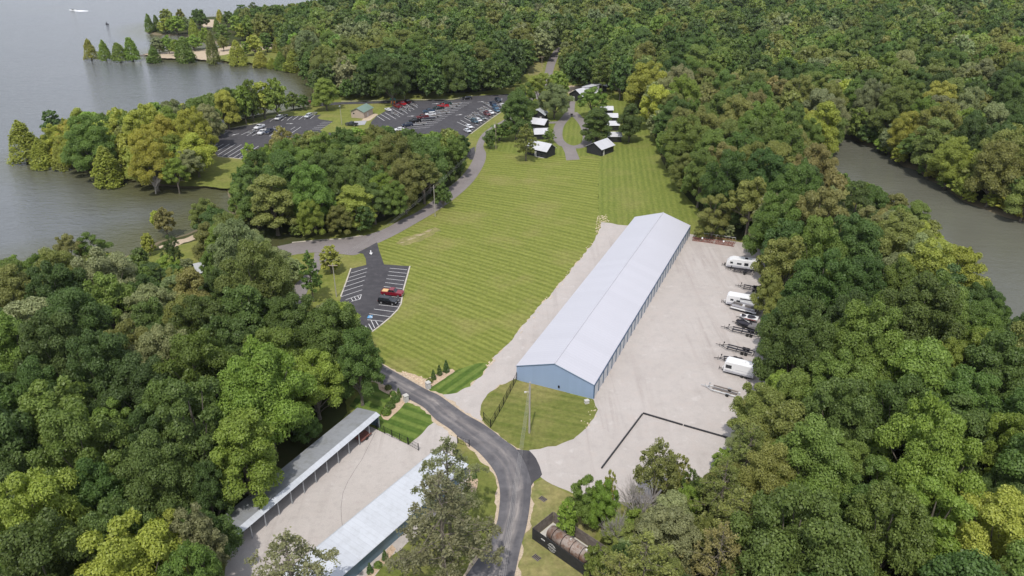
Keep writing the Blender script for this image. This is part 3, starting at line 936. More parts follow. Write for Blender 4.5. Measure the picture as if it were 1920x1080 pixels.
ML = [(400, 345, 485, 400), (440, 325, 550, 388), (490, 308, 615, 380), (540, 285, 660, 358), (575, 265, 700, 335), (630, 245, 745, 318), (680, 225, 780, 293), (720, 205, 820, 275), (760, 195, 858, 252)]
for xr, yr in [(1470, 188), (1440, 207), (1415, 225), (1380, 243), (1345, 262), (1315, 282), (1275, 305), (1240, 328), (1200, 350), (1165, 375), (1130, 398), (1085, 422), (1040, 448), (1000, 472)]:
    ML.append((xr, yr, xr - 300, yr + 26))
for xl, yl in [(1340, 392), (1380, 366), (1420, 343), (1457, 322), (1495, 300), (1530, 278), (1562, 255), (1595, 234), (1625, 213), (1655, 195), (1685, 178)]:
    ML.append((xl, yl, xl + 160, yl + 86))
ML.append((1300, 412, 1480, 500))
lines('main_lot_markings', ML, .082, 640, 160, 6, .2)
# arrows and symbol
def arrow(px, py, dirpx, L=2.2, z=.09):
    c = P(px, py); d = (P(*dirpx) - c); d.z = 0; d.normalize(); nn = Vector((-d.y, d.x, 0))
    mb = MB()
    pts = [c - d * L * .5 - nn * .15, c + d * .1 - nn * .15, c + d * .1 - nn * .55, c + d * L * .5, c + d * .1 + nn * .55, c + d * .1 + nn * .15, c - d * L * .5 + nn * .15]
    mb.add([(p.x, p.y, z) for p in pts], [tuple(range(7))])
    mb.build('pavement_arrow', M['white'], kind='structure')
arrow(695.5, 474, (697, 485), 3.2)
for px, py, q in ((543.5, 232, (560, 232)), (441, 252.5, (430, 255)), (553, 254.5, (560, 250)), (817, 194.5, (830, 194)), (771, 218, (785, 217)), (861, 215.5, (875, 214)), (902, 191, (915, 190))):
    arrow(px, py, q, 3.6)
mb = MB(); hp = [P(690.5, 592), P(699, 592), P(697.5, 597.2), P(688, 597)]
mb.add([(p.x, p.y, .084) for p in hp], [(0, 1, 2, 3)]); mb.build('accessible_bay_square', M['handi'], kind='structure')
mb = MB(); hc = (hp[0] + hp[2]) / 2
for k in range(14):
    a, b = -2.4 + k * .33, -2.4 + (k + 1) * .33
    strip(mb, [(hc.x + .42 * math.cos(a), hc.y - .1 + .42 * math.sin(a)), (hc.x + .42 * math.cos(b), hc.y - .1 + .42 * math.sin(b))], .13, .09)
strip(mb, [(hc.x - .1, hc.y + .75), (hc.x - .05, hc.y + .1), (hc.x + .45, hc.y + .05), (hc.x + .65, hc.y - .4)], .14, .094)
mb.build('accessible_symbol', M['white'], kind='structure')
#INSERT2
# ------------------------------------------------------------------ buildings
def local_root(name, origin, ang, **k):
    """Empty whose local +y runs along the building (ang clockwise from +Y), +x across to the right"""
    return empty(name, (origin[0], origin[1], 0), -ang, **k)


def slab(mb, a, b, c, d, t):
    """a roof plane with thickness t below it"""
    vs = [Vector(p) for p in (a, b, c, d)]
    n_ = (vs[1] - vs[0]).cross(vs[3] - vs[0]).normalized()
    if n_.z < 0: n_ = -n_
    mb.add(vs + [v - n_ * t for v in vs], [(0, 1, 2, 3), (7, 6, 5, 4), (0, 4, 5, 1), (1, 5, 6, 2), (2, 6, 7, 3), (3, 7, 4, 0)])


def gable_house(root, W_, L_, he, hr, wallm, roofm, over=.35, t=.12, z0=0.):
    mb = MB()
    pr = [(0, z0), (W_, z0), (W_, he), (W_ / 2, hr), (0, he)]
    mb.add([(x, 0, z) for x, z in pr] + [(x, L_, z) for x, z in pr], [(0, 1, 2, 3, 4), (9, 8, 7, 6, 5), (0, 4, 9, 5), (1, 6, 7, 2), (0, 5, 6, 1), (4, 3, 8, 9), (3, 2, 7, 8)])
    mb.build('wall', wallm, root)
    sl = (hr - he) / (W_ / 2)
    e = .03
    mb = MB()
    slab(mb, (-over, -over, he - over * sl + t + e), (W_ / 2, -over, hr + t + e), (W_ / 2, L_ + over, hr + t + e), (-over, L_ + over, he - over * sl + t + e), t)
    slab(mb, (W_ / 2, -over, hr + t + e), (W_ + over, -over, he - over * sl + t + e), (W_ + over, L_ + over, he - over * sl + t + e), (W_ / 2, L_ + over, hr + t + e), t)
    rf = mb.build('roof', roofm, root)
    return rf


# --- the long storage building
BO, BA = (0.961, 132.12), .4182
BW, BL, BHE, BHR = 17.04, 91.7, 3.50, 6.30
sb = local_root('storage_building', BO, BA, label='very long white roofed blue storage building with a row of roller doors', cat='building')
gable_house(sb, BW, BL, BHE, BHR, M['blue'], M['roof_big'], over=.12, t=.1)
ND = 30
for k in range(ND):
    y0 = .25 + k * (BL - .5) / ND; w = (BL - .5) / ND
    mb = MB()
    mb.box((BW + .05, y0 + w / 2, 1.45), (.10, w - .42, 2.9))
    d = mb.build('door', M['rolldoor'], sb)
mb = MB()
for k in range(ND + 1):
    y0 = .25 + k * (BL - .5) / ND
    mb.box((BW + .09, y0, 1.62), (.18, .30, 3.24))
mb.box((BW + .07, BL / 2, 3.08), (.14, BL - .1, .30))
mb.build('door_frame', M['bluetrim'], sb)
mb = MB()
for s in (-1, 1):
    a = (BW / 2, -.145, BHR + .08); b = (BW / 2 + s * (BW / 2 + .12), -.145, BHE + .06)
    mb.tube(a, b, .07, n=4)
mb.build('roof_trim', M['bluetrim'], sb)
mb = MB(); mb.tube((BW / 2, -.12, BHR + .14), (BW / 2, BL + .12, BHR + .14), .12, n=6)
mb.build('ridge_cap', M['roof_big'], sb)
mb = MB(); mb.box((9.6, -.08, 1.0), (.35, .16, .5)); mb.build('meter_box', M['blackm'], sb)

# --- open carport, left
CA = math.atan2(25.6 - 42.2, 115.1 - 85.5)
cp = local_root('open_carport', (-42.6, 84.8), .5105, label='long open fronted grey roofed carport beside the left woods', cat='carport')
CL, CWD = 35.6, 5.6
mb = MB()
slab(mb, (-CWD, -.2, 2.75), (-.95, -.2, 3.42), (-.95, CL, 3.42), (-CWD, CL, 2.75), .08)
mb.build('roof', M['roof_car'], cp)
mb = MB()
slab(mb, (-.95, -.2, 3.42), (.0, -.2, 2.98), (.0, CL, 2.98), (-.95, CL, 3.42), .08)
mb.build('front_roof_slope', M['roof_car2'], cp)
for k in range(13):
    mb = MB(); mb.box((-.25, .1 + k * (CL - .4) / 12, 1.47), (.14, .14, 2.94)); mb.build('post', M['metal'], cp)
mb = MB(); mb.box((-CWD + .12, CL / 2, 1.33), (.06, CL - .3, 2.66)); mb.build('back_wall', M['bluedark'], cp)
mb = MB(); mb.add([(-CWD + .2, CL - .12, 0), (-.3, CL - .12, 0), (-.3, CL - .12, 2.95), (-.95, CL - .12, 3.3), (-CWD + .2, CL - .12, 2.7),
                   (-CWD + .2, CL - .06, 0), (-.3, CL - .06, 0), (-.3, CL - .06, 2.95), (-.95, CL - .06, 3.3), (-CWD + .2, CL - .06, 2.7)],
                  [(0, 1, 2, 3, 4), (9, 8, 7, 6, 5), (0, 5, 6, 1), (1, 6, 7, 2), (0, 4, 9, 5), (2, 7, 8, 3), (3, 8, 9, 4)])
mb.build('end_wall', M['bluedark'], cp)

# --- pale roofed carport with a closed blue back wall, foreground
c2 = local_root('closed_back_carport', (-30.55, 69.2), .6125, label='pale ribbed roof carport with blue grey back wall behind the pines', cat='carport')
C2L, C2W = 40.0, 6.9
mb = MB()
slab(mb, (-C2W, 0, 3.25), (0, 0, 2.85), (0, C2L, 2.85), (-C2W, C2L, 3.25), .09)
mb.build('roof', M['roof_car2'], c2)
mb = MB(); mb.box((-C2W - .10, C2L / 2, 3.10), (.18, C2L, .26)); mb.build('fascia', M['metal'], c2)
mb = MB(); mb.box((-.45, C2L / 2, 1.37), (.08, C2L - .4, 2.74)); mb.build('back_wall', M['bluedark'], c2)
mb = MB(); mb.box((-C2W / 2 - .2, C2L - .3, 1.37), (C2W - .6, .07, 2.74)); mb.build('end_wall', M['bluedark'], c2)
for k in range(13):
    mb = MB(); mb.box((-C2W + .35, .4 + k * (C2L - 1.2) / 12, 1.5), (.14, .14, 3.0)); mb.build('post', M['metal'], c2)
# rusty flat trailer parked under the left carport
t = empty('flat_trailer', (*P(682, 822)[:2], 0), -.55, label='small rust brown trailer parked under the left open carport', cat='trailer')
mb = MB(); mb.box((0, 0, .55), (1.6, 2.8, .12)); mb.box((.78, 0, .7), (.05, 2.8, .25)); mb.box((-.78, 0, .7), (.05, 2.8, .25)); mb.build('deck', M['rusty'], t)
for s in (-1, 1):
    mb = MB(); mb.tube((s * .85 - .08, 0, .32), (s * .85 + .08, 0, .32), .32, n=12); mb.build('wheel', M['tyre'], t)

# --- cabins
def cabin(name, o, ang, W_, L_, he, hr, label, gr=None, roof='roof_cab', wall='black_wood', over=.5, doors=(), wins=(), cat='cabin'):
    r = local_root(name, o, ang, label=label, cat=cat, group=gr)
    gable_house(r, W_, L_, he, hr, M[wall], M[roof], over=over, t=.12)
    for (side, s, w_, z0, z1) in wins:
        mb = MB()
        if side == 'x0': mb.box((-.03, s, (z0 + z1) / 2), (.08, w_, z1 - z0))
        elif side == 'x1': mb.box((W_ + .03, s, (z0 + z1) / 2), (.08, w_, z1 - z0))
        elif side == 'y0': mb.box((s, -.03, (z0 + z1) / 2), (w_, .08, z1 - z0))
        mb.build('window', M['glass'], r)
    for (side, s, w_, h_) in doors:
        mb = MB()
        if side == 'x0': mb.box((-.03, s, h_ / 2), (.08, w_, h_))
        elif side == 'x1': mb.box((W_ + .03, s, h_ / 2), (.08, w_, h_))
        elif side == 'y0': mb.box((s, -.03, h_ / 2), (w_, .08, h_))
        mb.build('door', M['stone'], r)
    return r


CG = 'black cabins round the loop path'
# ridge runs from the camera's left to right: local +y points right-away
cabin('cabin', (9.8, 297.6), math.atan2(16.9 - 9.0 + .2, 291.3 - 297.4) , 6.2, 9.4, 3.0, 5.2, 'long low black cabin with white roof and slab patio, left of the front path', CG,
      doors=[('x1', 4.2, 1., 2.2)], wins=[('x1', 1.8, 1., 1., 2.), ('x1', 7., 1.2, 1., 2.)])
cabin('cabin', (30.3, 294.8), math.atan2(5.1, 7.3) + .12, 7.3, 8.4, 2.9, 4.9, 'black cabin with broad white roof, right of the front path', CG, doors=[('x1', 1.6, .9, 2.1)])
def pxw(x, y, z=0): return P(920 + x / 6, 120 + y / 6, z)
def small_cabin(x, y, ang, W_, L_, label, he=2.6, hr=4.2, **k):
    c = pxw(x, y, 0)
    u = Vector((math.sin(ang), math.cos(ang))); v = Vector((math.cos(ang), -math.sin(ang)))
    o = Vector(c[:2]) - u * L_ / 2 - v * W_ / 2
    return cabin('cabin', o, ang, W_, L_, he, hr, label, CG, **k)
small_cabin(545, 622, .25, 6.4, 6.2, 'black gabled cabin half under the big tree, farthest back on the left of the loop', he=3.0, hr=5.0, roof='roof_car2', doors=[('y0', 4.6, .9, 2.1)], wins=[('y0', 2., .9, 1., 2.)])
small_cabin(540, 715, 2.05, 5.6, 7.4, 'small black cabin under a wide tilted white roof, left of the loop', over=.7, wins=[('y0', 2., 1., 1., 1.9)])
small_cabin(562, 832, 1.45, 5.2, 5.6, 'tiny black cabin behind the long low cabin, roof partly under branches', wins=[('x1', 2., 1., 1., 1.9)])
for x, y, lab in ((1300, 562, 'farthest small white roofed cabin in the row right of the loop'), (1350, 645, 'second farthest small cabin in the row right of the loop'),
                  (1362, 735, 'second nearest small cabin in the row right of the loop'), (1385, 862, 'nearest small cabin in the row behind the broad roofed cabin')):
    small_cabin(x, y, 1.57, 5.0, 5.6, lab, he=2.5, hr=3.7, over=.4, wins=[('x1', 4.2, .7, 1., 1.8)])
lo = P(1069, 187); lodge = cabin('lodge', (lo.x - .5, lo.y), .75, 8.5, 13., 3.2, 5.8, 'lodge with stepped white roofs at the far end of the loop path', roof='roof_cab', cat='lodge', doors=[('y0', 3., 1., 2.2)], wins=[('y0', 5.4, 1.2, 1., 2.2), ('y0', 1.2, .8, 1., 2.)])
mb = MB(); slab(mb, (3, 6, 6.1), (8, 6, 6.6), (8, 15, 6.6), (3, 15, 6.1), .12); mb.box((5.5, 10.5, 5.), (4.6, 8.6, 2.4)); mb.build('upper_roof', M['roof_cab'], lodge)
c11 = P(1118, 172); cabin('pavilion', (c11.x - 6, c11.y), 0., 11.5, 5., 2.8, 4.0, 'low white roofed pavilion behind the trees right of the lodge', cat='pavilion')
rr = P(659, 220.5)
cabin('restroom_building', (rr.x, rr.y), math.atan2(-67.4 + 70.2, 357.4 - 348.4) + 1.55 - 1.55, 6.6, 9.3, 3.1, 4.7, 'tan block restroom building with a green roof beside the parking lot', roof='roof_green', wall='block', cat='restroom', doors=[('x1', 4., 1., 2.1)], wins=[('y0', 1.4, .8, 1.8, 2.4)])
sh = P(366, 512)
cabin('picnic_shelter', (sh.x, sh.y), 1.0, 6, 9, 2.6, 4.0, 'small grey roofed shelter half hidden in the left woods', roof='roof_grey', wall='grey_wood', cat='shelter')

# --- stone gate pillars
PG = 'white stone pillars beside the entry road'
for px, py, lab in ((803, 728.5, 'white stone pillar beside the rock bed, right side of the entry road'), (761.5, 753, 'white stone pillar by the planting bed, left side of the entry road')):
    c = P(px, py)
    r = empty('gate_pillar', (c.x, c.y, 0), -.9, label=lab, cat='pillar', group=PG)
    MB().box((0, 0, .75), (.85, .85, 1.5)).build('shaft', M['stone'], r)
    MB().box((0, 0, 1.56), (1.0, 1.0, .12)).build('cap', M['conc'], r)

# --- black fences and gates
def fence(name, pts, h, label, cat='fence', step=2.5, picket=.42):
    w = [P(*p) for p in pts]
    r = empty(name, (w[0].x, w[0].y, 0), label=label, cat=cat)
    pm = MB()
    for a, b in zip(w, w[1:]):
        a = a - w[0]; b = b - w[0]
        L = (b - a).length; n = max(1, round(L / step)); ang = math.atan2(b.y - a.y, b.x - a.x)
        for z in (.15, h * .5, h - .05): pm.tube((a.x, a.y, z), (b.x, b.y, z), .03, n=4)
        m_ = int(L / picket)
        for i in range(m_):
            q = a.lerp(b, (i + .5) / m_); pm.box((q.x, q.y, h / 2), (.025, .025, h - .1), ang)
        for i in range(n + 1):
            q = a.lerp(b, i / n)
            MB().box((q.x, q.y, (h + .1) / 2), (.10, .10, h + .1), ang).build('post', M['blackm'], r)
    pm.build('panel', M['blackm'], r)
    return r


fence('metal_fence', [(968.5, 713), (944, 760), (920, 802), (907, 788)], 1.9, 'black metal fence from the blue gable wall down to the entry road')
fence('metal_fence', [(707, 806), (735, 820), (765, 834)], 1.7, 'low black metal fence along the striped lawn above the carport yard')
fence('metal_gate', [(766, 834), (785, 845)], 1.6, 'open black metal gate beside the carport yard fence', 'gate', 3.)
fence('metal_gate', [(880, 838), (858, 831)], 1.6, 'black metal gate with thick post at the left edge of the road bend', 'gate', 3.)
# --- beams laid on the gravel
for a, b, lab in (((1204.5, 777.5), (1128, 879), 'long black beam on the yard gravel running towards the road'), ((1205.5, 776), (1280, 798), 'black beam on the gravel starting at the corner of the beams'),
                  ((1282, 798.6), (1364, 822), 'black beam on the gravel that ends at the right woods')):
    A, B = P(*a), P(*b); L = (B - A).length
    MB().box((0, 0, .14), (L, .26, .28)).build('ground_beam', M['rusty'] if False else M['black_wood'], None, bevel=.02, label=lab, cat='beam', group='beams laid on the yard gravel')
    o = bpy.context.scene.objects[-1] if False else COL.objects[-1]
    o.location = (*((A + B) / 2)[:2], .05); o.rotation_euler = (0, 0, math.atan2(B.y - A.y, B.x - A.x))

# --- utility poles
UG = 'utility and lamp poles'
def upole(base, top, label, arm=False, lamp=False, r=.13, xf=False, mat='pole', H=None):
    b = P(*base)
    hs = np.linspace(2, 20, 181)
    _, yy = proj(b.x, b.y, hs)
    h = float(hs[np.argmin(abs(yy - top[1]))]) if H is None else H
    o = empty('utility_pole' if not lamp else 'lamp_pole', (b.x, b.y, 0), label=label, cat='pole' if not lamp else 'lamp post', group=UG)
    MB().tube((0, 0, -.1), (0, 0, h), r, r * .7, n=10).build('pole', M[mat], o)
    if arm: MB().box((0, 0, h - .6), (2.4, .14, .16)).build('crossarm', M['pole'], o)
    if lamp:
        MB().box((0, -.5, h - .15), (.5, 1.1, .16)).build('lamp_head', M['metal'], o)
    if xf: MB().tube((-.45, -.1, h - 2.6), (-.45, -.1, h - 1.5), .32, n=10).build('transformer', M['stone'], o)
    return o, b, h


p0, b0, h0 = upole((992.5, 812), (992.3, 717), 'bare wooden utility pole with small lamp on the grass before the blue gable', r=.2, mat='polel')
mb = MB(); mb.tube((0, 0, h0 - 2.2), (-.75, -.2, h0 - 2.), .05, n=5); mb.box((-.85, -.25, h0 - 2.05), (.4, .25, .2)); mb.build('lamp_arm', M['stone'], p0)
upole((631, 557), (625, 494), 'slender utility pole by the left edge of the near parking lot', arm=True, mat='polel')
upole((816, 406), (813, 347), 'utility pole on the grass beside the park road bend', mat='polel')
upole((930, 280), (929, 227), 'utility pole with transformer beside the round topped roadside tree', xf=True)
upole((1016, 127), (1016, 105), 'far utility pole with crossarm beside the road into the forest', arm=True)
upole((941, 208), (941, 185), 'lamp post beside the right row of parked cars', lamp=True, mat='polel')
upole((759, 187), (758.5, 160), 'lamp post on the verge behind the main parking lot', lamp=True, mat='polel')
upole((641, 234), (638.7, 198), 'lamp post on the grass left of the green roofed restroom', lamp=True, mat='polel')
upole((1084, 160), (1083.5, 138), 'thin far pole behind the lodge roof', lamp=False, r=.12)
# power line that leaves over the road towards the camera
pb = empty('utility_pole', (-4.5, 44, 0), label='utility pole below the picture that carries the power line', cat='pole', group=UG)
MB().tube((0, 0, -.1), (0, 0, h0), .2, .14, n=10).build('pole', M['polel'], pb)
for k in range(4):
    A = Vector((b0.x - .15 + .1 * k, b0.y, h0 - .3 - .35 * k)); B = Vector((-4.7 + .3 * k, 44, h0 - .3 - .35 * k))
    pts = [A.lerp(B, i / 20) - Vector((0, 0, 1.3 * 4 * (i / 20) * (1 - i / 20))) for i in range(21)]
    MB().path(pts, .014, n=4).build('power_line', M['wire'], label='thin pale power line sagging over the entry road, number %s from the top of the pole' % ('one', 'two', 'three', 'four')[k] if False else ('highest', 'second highest', 'third highest', 'lowest')[k] + ' of the four thin power lines sagging over the entry road', cat='power line', group='power lines')

def wire(a, b, ha, hb, label, n=3, sag=1.4):
    A, B = P(*a), P(*b)
    for k in range(n):
        q0 = Vector((A.x + .5 * k - .5, A.y, ha - .4)); q1 = Vector((B.x + .5 * k - .5, B.y, hb - .4))
        pts = [q0.lerp(q1, i / 16) - Vector((0, 0, sag * 4 * (i / 16) * (1 - i / 16))) for i in range(17)]
        MB().path(pts, .012, n=4).build('power_line', M['wire'], label=label % ('left', 'middle', 'right')[k], cat='power line', group='power lines')
wire((816, 406), (631, 557), 10.5, 10.5, '%s thin power line between the slender pole and the park road bend pole')
wire((930, 280), (816, 406), 11.5, 10.5, '%s thin power line between the park road bend pole and the transformer pole')
# --- tank inside a black fence
ta = P(998, 1010); tb = P(1084, 1071)
dirv = (tb - ta); dirv.z = 0; Lf = dirv.length; angf = math.atan2(dirv.y, dirv.x)
perp = Vector((-dirv.y, dirv.x, 0)).normalized()
Wf = 5.0; Hf = 2.3
fr = empty('tank_enclosure', (ta.x, ta.y, 0), angf, label='black board enclosure with a round white emblem around the rusty tank', cat='enclosure')
Lf = 11.5
MB().box((Lf / 2, 0, Hf / 2 + .02), (Lf, .10, Hf)).build('front_panel', M['black_wood'], fr)
def boards(c0, c1, name):
    mb = MB(); A, B = Vector(c0), Vector(c1); L = (B - A).length; n = int(L / .32); an = math.atan2(B.y - A.y, B.x - A.x)
    for i in range(n):
        q = A.lerp(B, (i + .5) / n); mb.box((q.x, q.y, Hf / 2), (L / n - .02, .05, Hf - .02 * (i % 3)), an)
    for z in (.4, 1.7): mb.box(((A.x + B.x) / 2, (A.y + B.y) / 2, z), (L, .12, .1), an)
    return mb.build(name, M['grey_wood'], fr)
boards((0, .06, 0), (0, Wf, 0), 'side_panel'); boards((.1, Wf, 0), (Lf, Wf, 0), 'rear_panel'); boards((Lf, .06, 0), (Lf, Wf, 0), 'side_panel')
MB().box((Lf / 2, Wf / 2, .03), (Lf - .2, Wf - .2, .05)).build('slab', M['conc'], fr)
mb = MB()
ex, ez, er = 4.15, 1.05, .62
def ring(r0, a0, a1, w, n=14):
    for i in range(n):
        a = R(a0 + (a1 - a0) * i / n); b = R(a0 + (a1 - a0) * (i + 1) / n)
        q = [(ex + rr_ * math.cos(t_), -.062, ez + rr_ * math.sin(t_)) for rr_, t_ in ((r0 - w / 2, a), (r0 + w / 2, a), (r0 + w / 2, b), (r0 - w / 2, b))]
        mb.add(q, [(0, 1, 2, 3)])
ring(.74, 20, 150, .10); ring(.74, 200, 330, .10); ring(.5, 30, 120, .07); ring(.5, 215, 325, .07)
for i in range(9): ring(.62, 35 + i * 12, 42 + i * 12, .08, 2)
zz_ = [(-.85, .05), (-.5, .2), (-.38, -.12), (-.2, .18), (-.05, -.14), (.12, .15), (.25, -.15), (.42, .10), (.55, -.14), (.85, -.06)]
for (x1, z1), (x2, z2) in zip(zz_, zz_[1:]):
    d = Vector((x2 - x1, z2 - z1)).normalized(); nn = Vector((-d.y, d.x)) * .055
    mb.add([(ex + x1 - nn.x, -.064, ez + z1 - nn.y), (ex + x2 - nn.x, -.064, ez + z2 - nn.y), (ex + x2 + nn.x, -.064, ez + z2 + nn.y), (ex + x1 + nn.x, -.064, ez + z1 + nn.y)], [(0, 1, 2, 3)])
mb.build('emblem', M['white'], fr)
MB().box((2.3, -.06, 1.45), (.75, .03, .2)).build('sign_plate', M['white'], fr)
tk = empty('storage_tank', (ta.x + (perp * 2.0).x + dirv.normalized().x * 5.8, ta.y + (perp * 2.0).y + dirv.normalized().y * 5.8, 0), angf, label='rusty horizontal tank with four black bands inside the black enclosure', cat='tank')
TR = 1.15; TZ = 1.55
mb = MB(); mb.tube((-3.6, 0, TZ), (3.6, 0, TZ), TR, n=28)
for s in (-1, 1): mb.sphere((s * 3.6, 0, TZ), TR, 20, 8, (.35, 1, 1))
mb.build('shell', M['tank'], tk, smooth=True)
for x in (-2.6, -.75, 1.1, 2.95):
    MB().tube((x - .045, 0, TZ), (x + .045, 0, TZ), TR + .04, n=28).build('band', M['blackm'], tk)
MB().tube((.4, 0, TZ + TR - .05), (.4, 0, TZ + TR + .25), .13, n=8).build('valve', M['stone'], tk)
MB().tube((3.5, 0, TZ + TR - .1), (3.5, 0, TZ + TR + .2), .2, n=8).build('hatch', M['stone'], tk)
for x in (-2.2, 2.2): MB().box((x, 0, .35), (.3, 1.7, .65)).build('saddle', M['conc'], tk)
for px, py, lab in ((1018, 936, 'grey slatted drain grate in the grass above the tank enclosure'), (1006, 1046, 'dark slatted drain grate in the grass left of the tank enclosure')):
    c = P(px, py); r = empty('drain_grate', (c.x, c.y, 0), angf, label=lab, cat='drain', group='drain grates in the grass')
    MB().box((0, 0, .05), (1.3, .9, .1)).build('frame', M['grey_wood'], r)
    mb = MB()
    for k in range(5): mb.box((-.5 + k * .25, 0, .12), (.08, .8, .05))
    mb.build('bar', M['blackm'], r)
c = P(1088, 1062); r = empty('water_spigot', (c.x, c.y, 0), label='small white spigot post at the corner of the tank enclosure', cat='spigot')
MB().tube((0, 0, 0), (0, 0, 1.), .05, n=6).build('post', M['stone'], r); MB().box((0, 0, 1.05), (.16, .16, .14)).build('cap', M['stone'], r)
c = P(1100, 756); r = empty('utility_box', (c.x, c.y, 0), .4, label='small pale utility box on the grass by the near corner of the blue building', cat='utility box')
MB().box((0, 0, .35), (.9, .7, .7), taper=.9).build('housing', M['stone'], r); MB().box((0, 0, .74), (.95, .75, .08)).build('lid', M['conc'], r)

# --- rusty lattice gangways
def gangway(a, b, label):
    A, B = P(*a), P(*b); d = B - A; L = d.length; r = empty('steel_gangway', (A.x, A.y, 0), math.atan2(d.y, d.x), label=label, cat='gangway', group='rusty gangways stored on the gravel')
    Wd = 2.6
    mb = MB()
    for y in (0, Wd):
        mb.tube((0, y, .12), (L, y, .12), .09, n=5); mb.tube((0, y, 1.15), (L, y, 1.15), .07, n=5)
        n = 10
        for i in range(n):
            x0, x1 = L * i / n, L * (i + 1) / n
            mb.tube((x0, y, .12), (x0, y, 1.15), .045, n=4); mb.tube((x0, y, .12 if i % 2 else 1.15), (x1, y, 1.15 if i % 2 else .12), .035, n=4)
        mb.tube((L, y, .12), (L, y, 1.15), .045, n=4)
    mb.build('truss', M['rusty'], r)
    mb = MB()
    for i in range(int(L / .38)): mb.box((.2 + i * .38, Wd / 2, .22), (.2, Wd - .1, .06))
    mb.build('deck', M['rusty'], r)
    mb = MB()
    mb.tube((0, Wd, 1.9), (L, Wd, 1.9), .05, n=5)
    for i in range(7): mb.tube((L * i / 6, Wd, 1.1), (L * i / 6, Wd, 1.9), .035, n=4)
    mb.build('handrail', M['stone'], r)
    MB().sphere((L * .45, .1, 1.2), .28, 8, 5).build('float', M['foam'], r)
    return r


gangway((1298, 451.5), (1338, 457), 'rusty red steel gangway at the far end of the yard, nearest the blue building')
gangway((1339.5, 457.5), (1376, 463), 'rusty red steel gangway at the far end of the yard, nearest the woods')
# hurdle in the grass by the north lawn edge
c = P(1322, 422); r = empty('soccer_bench', (c.x, c.y, 0), -.2, label='faint slatted bench at the shaded lawn edge beyond the blue building', cat='bench')
mb = MB()
for k in range(6): mb.box((-1.5 + k * .6, 0, .45), (.12, .5, .9))
mb.box((0, 0, .9), (3.4, .5, .06)); mb.build('frame', M['grey_wood'], r)

# --- rocks
def rocks(name, polys, n, label, smin=.12, smax=.4, z=.03):
    rr_ = random.Random(len(name) + n); mb = MB()
    for (poly, share) in polys:
        w = [tuple(P(*p)[:2]) for p in poly]
        x0, x1 = min(p[0] for p in w), max(p[0] for p in w); y0, y1 = min(p[1] for p in w), max(p[1] for p in w)
        k = 0; tries = 0
        while k < n * share and tries < 20000:
            tries += 1
            x, y = rr_.uniform(x0, x1), rr_.uniform(y0, y1)
            if not inpoly([x], [y], w)[0]: continue
            s = rr_.uniform(smin, smax) * rr_.uniform(.6, 1)
            mb.sphere((x, y, z + s * .25), s, 5, 3, (rr_.uniform(.7, 1.4), rr_.uniform(.7, 1.3), rr_.uniform(.4, .7)))
            k += 1
    return mb.build(name, M['rocks'], label=label, cat='rocks', kind='stuff')


rocks('scattered_rocks', [([(1120, 405), (1137, 403), (1143, 415), (1128, 417), (1122, 437), (1116, 436)], .5), ([(1107, 455), (1112, 458), (1060, 532), (1010, 588), (966, 642), (960, 640), (1030, 550)], .2), ([(925, 670), (932, 672), (918, 690), (908, 688)], .1), ([(755, 697), (785, 705), (800, 711), (796, 724), (770, 712), (757, 705)], .45),
                             ([(710, 720), (728, 724), (745, 738), (740, 745), (724, 735)], .15), ([(1095, 750), (1118, 752), (1118, 790), (1090, 812), (1090, 790), (1104, 770)], .06)], 330, 'tan rocks scattered along the gravel edges and planting beds', .08, .26)

# --- boats out on the lake
c = P(137, 20, ZW); r = empty('motorboat', (c.x, c.y, ZW), math.pi, label='tiny motorboat trailing a white wake far out on the lake', cat='boat')
MB().prism([(-3, .1), (2.2, .1), (3.4, .9), (-3, .8)], -1.1, 1.1).build('hull', M['gel'], r, bevel=.15)
MB().box((0, 0, 1.2), (1.2, 1.6, .8)).build('windscreen', M['glass'], r)
mb = MB(); q = [P(139, 20.2, ZW), P(150, 19.2, ZW), P(166, 20.4, ZW), P(165, 21.2, ZW), P(150, 21.8, ZW), P(140, 21.2, ZW)]
mb.add([(p.x, p.y, ZW + .04) for p in q], [tuple(range(6))]); mb.build('wake', M['foam'], kind='stuff', label='white foam wake behind the motorboat', cat='wake')
c = P(201, 46, ZW); r = empty('jet_ski', (c.x, c.y, ZW), 2.6, label='dark jet ski with a standing rider out on the lake', cat='jet ski')
MB().prism([(-1.6, .0), (1.2, .0), (1.8, .6), (.3, .9), (-1.6, .6)], -.6, .6).build('hull', M['cover'], r, bevel=.1)
MB().box((.4, 0, 1.1), (.2, .7, .4)).build('handlebar', M['blackm'], r)
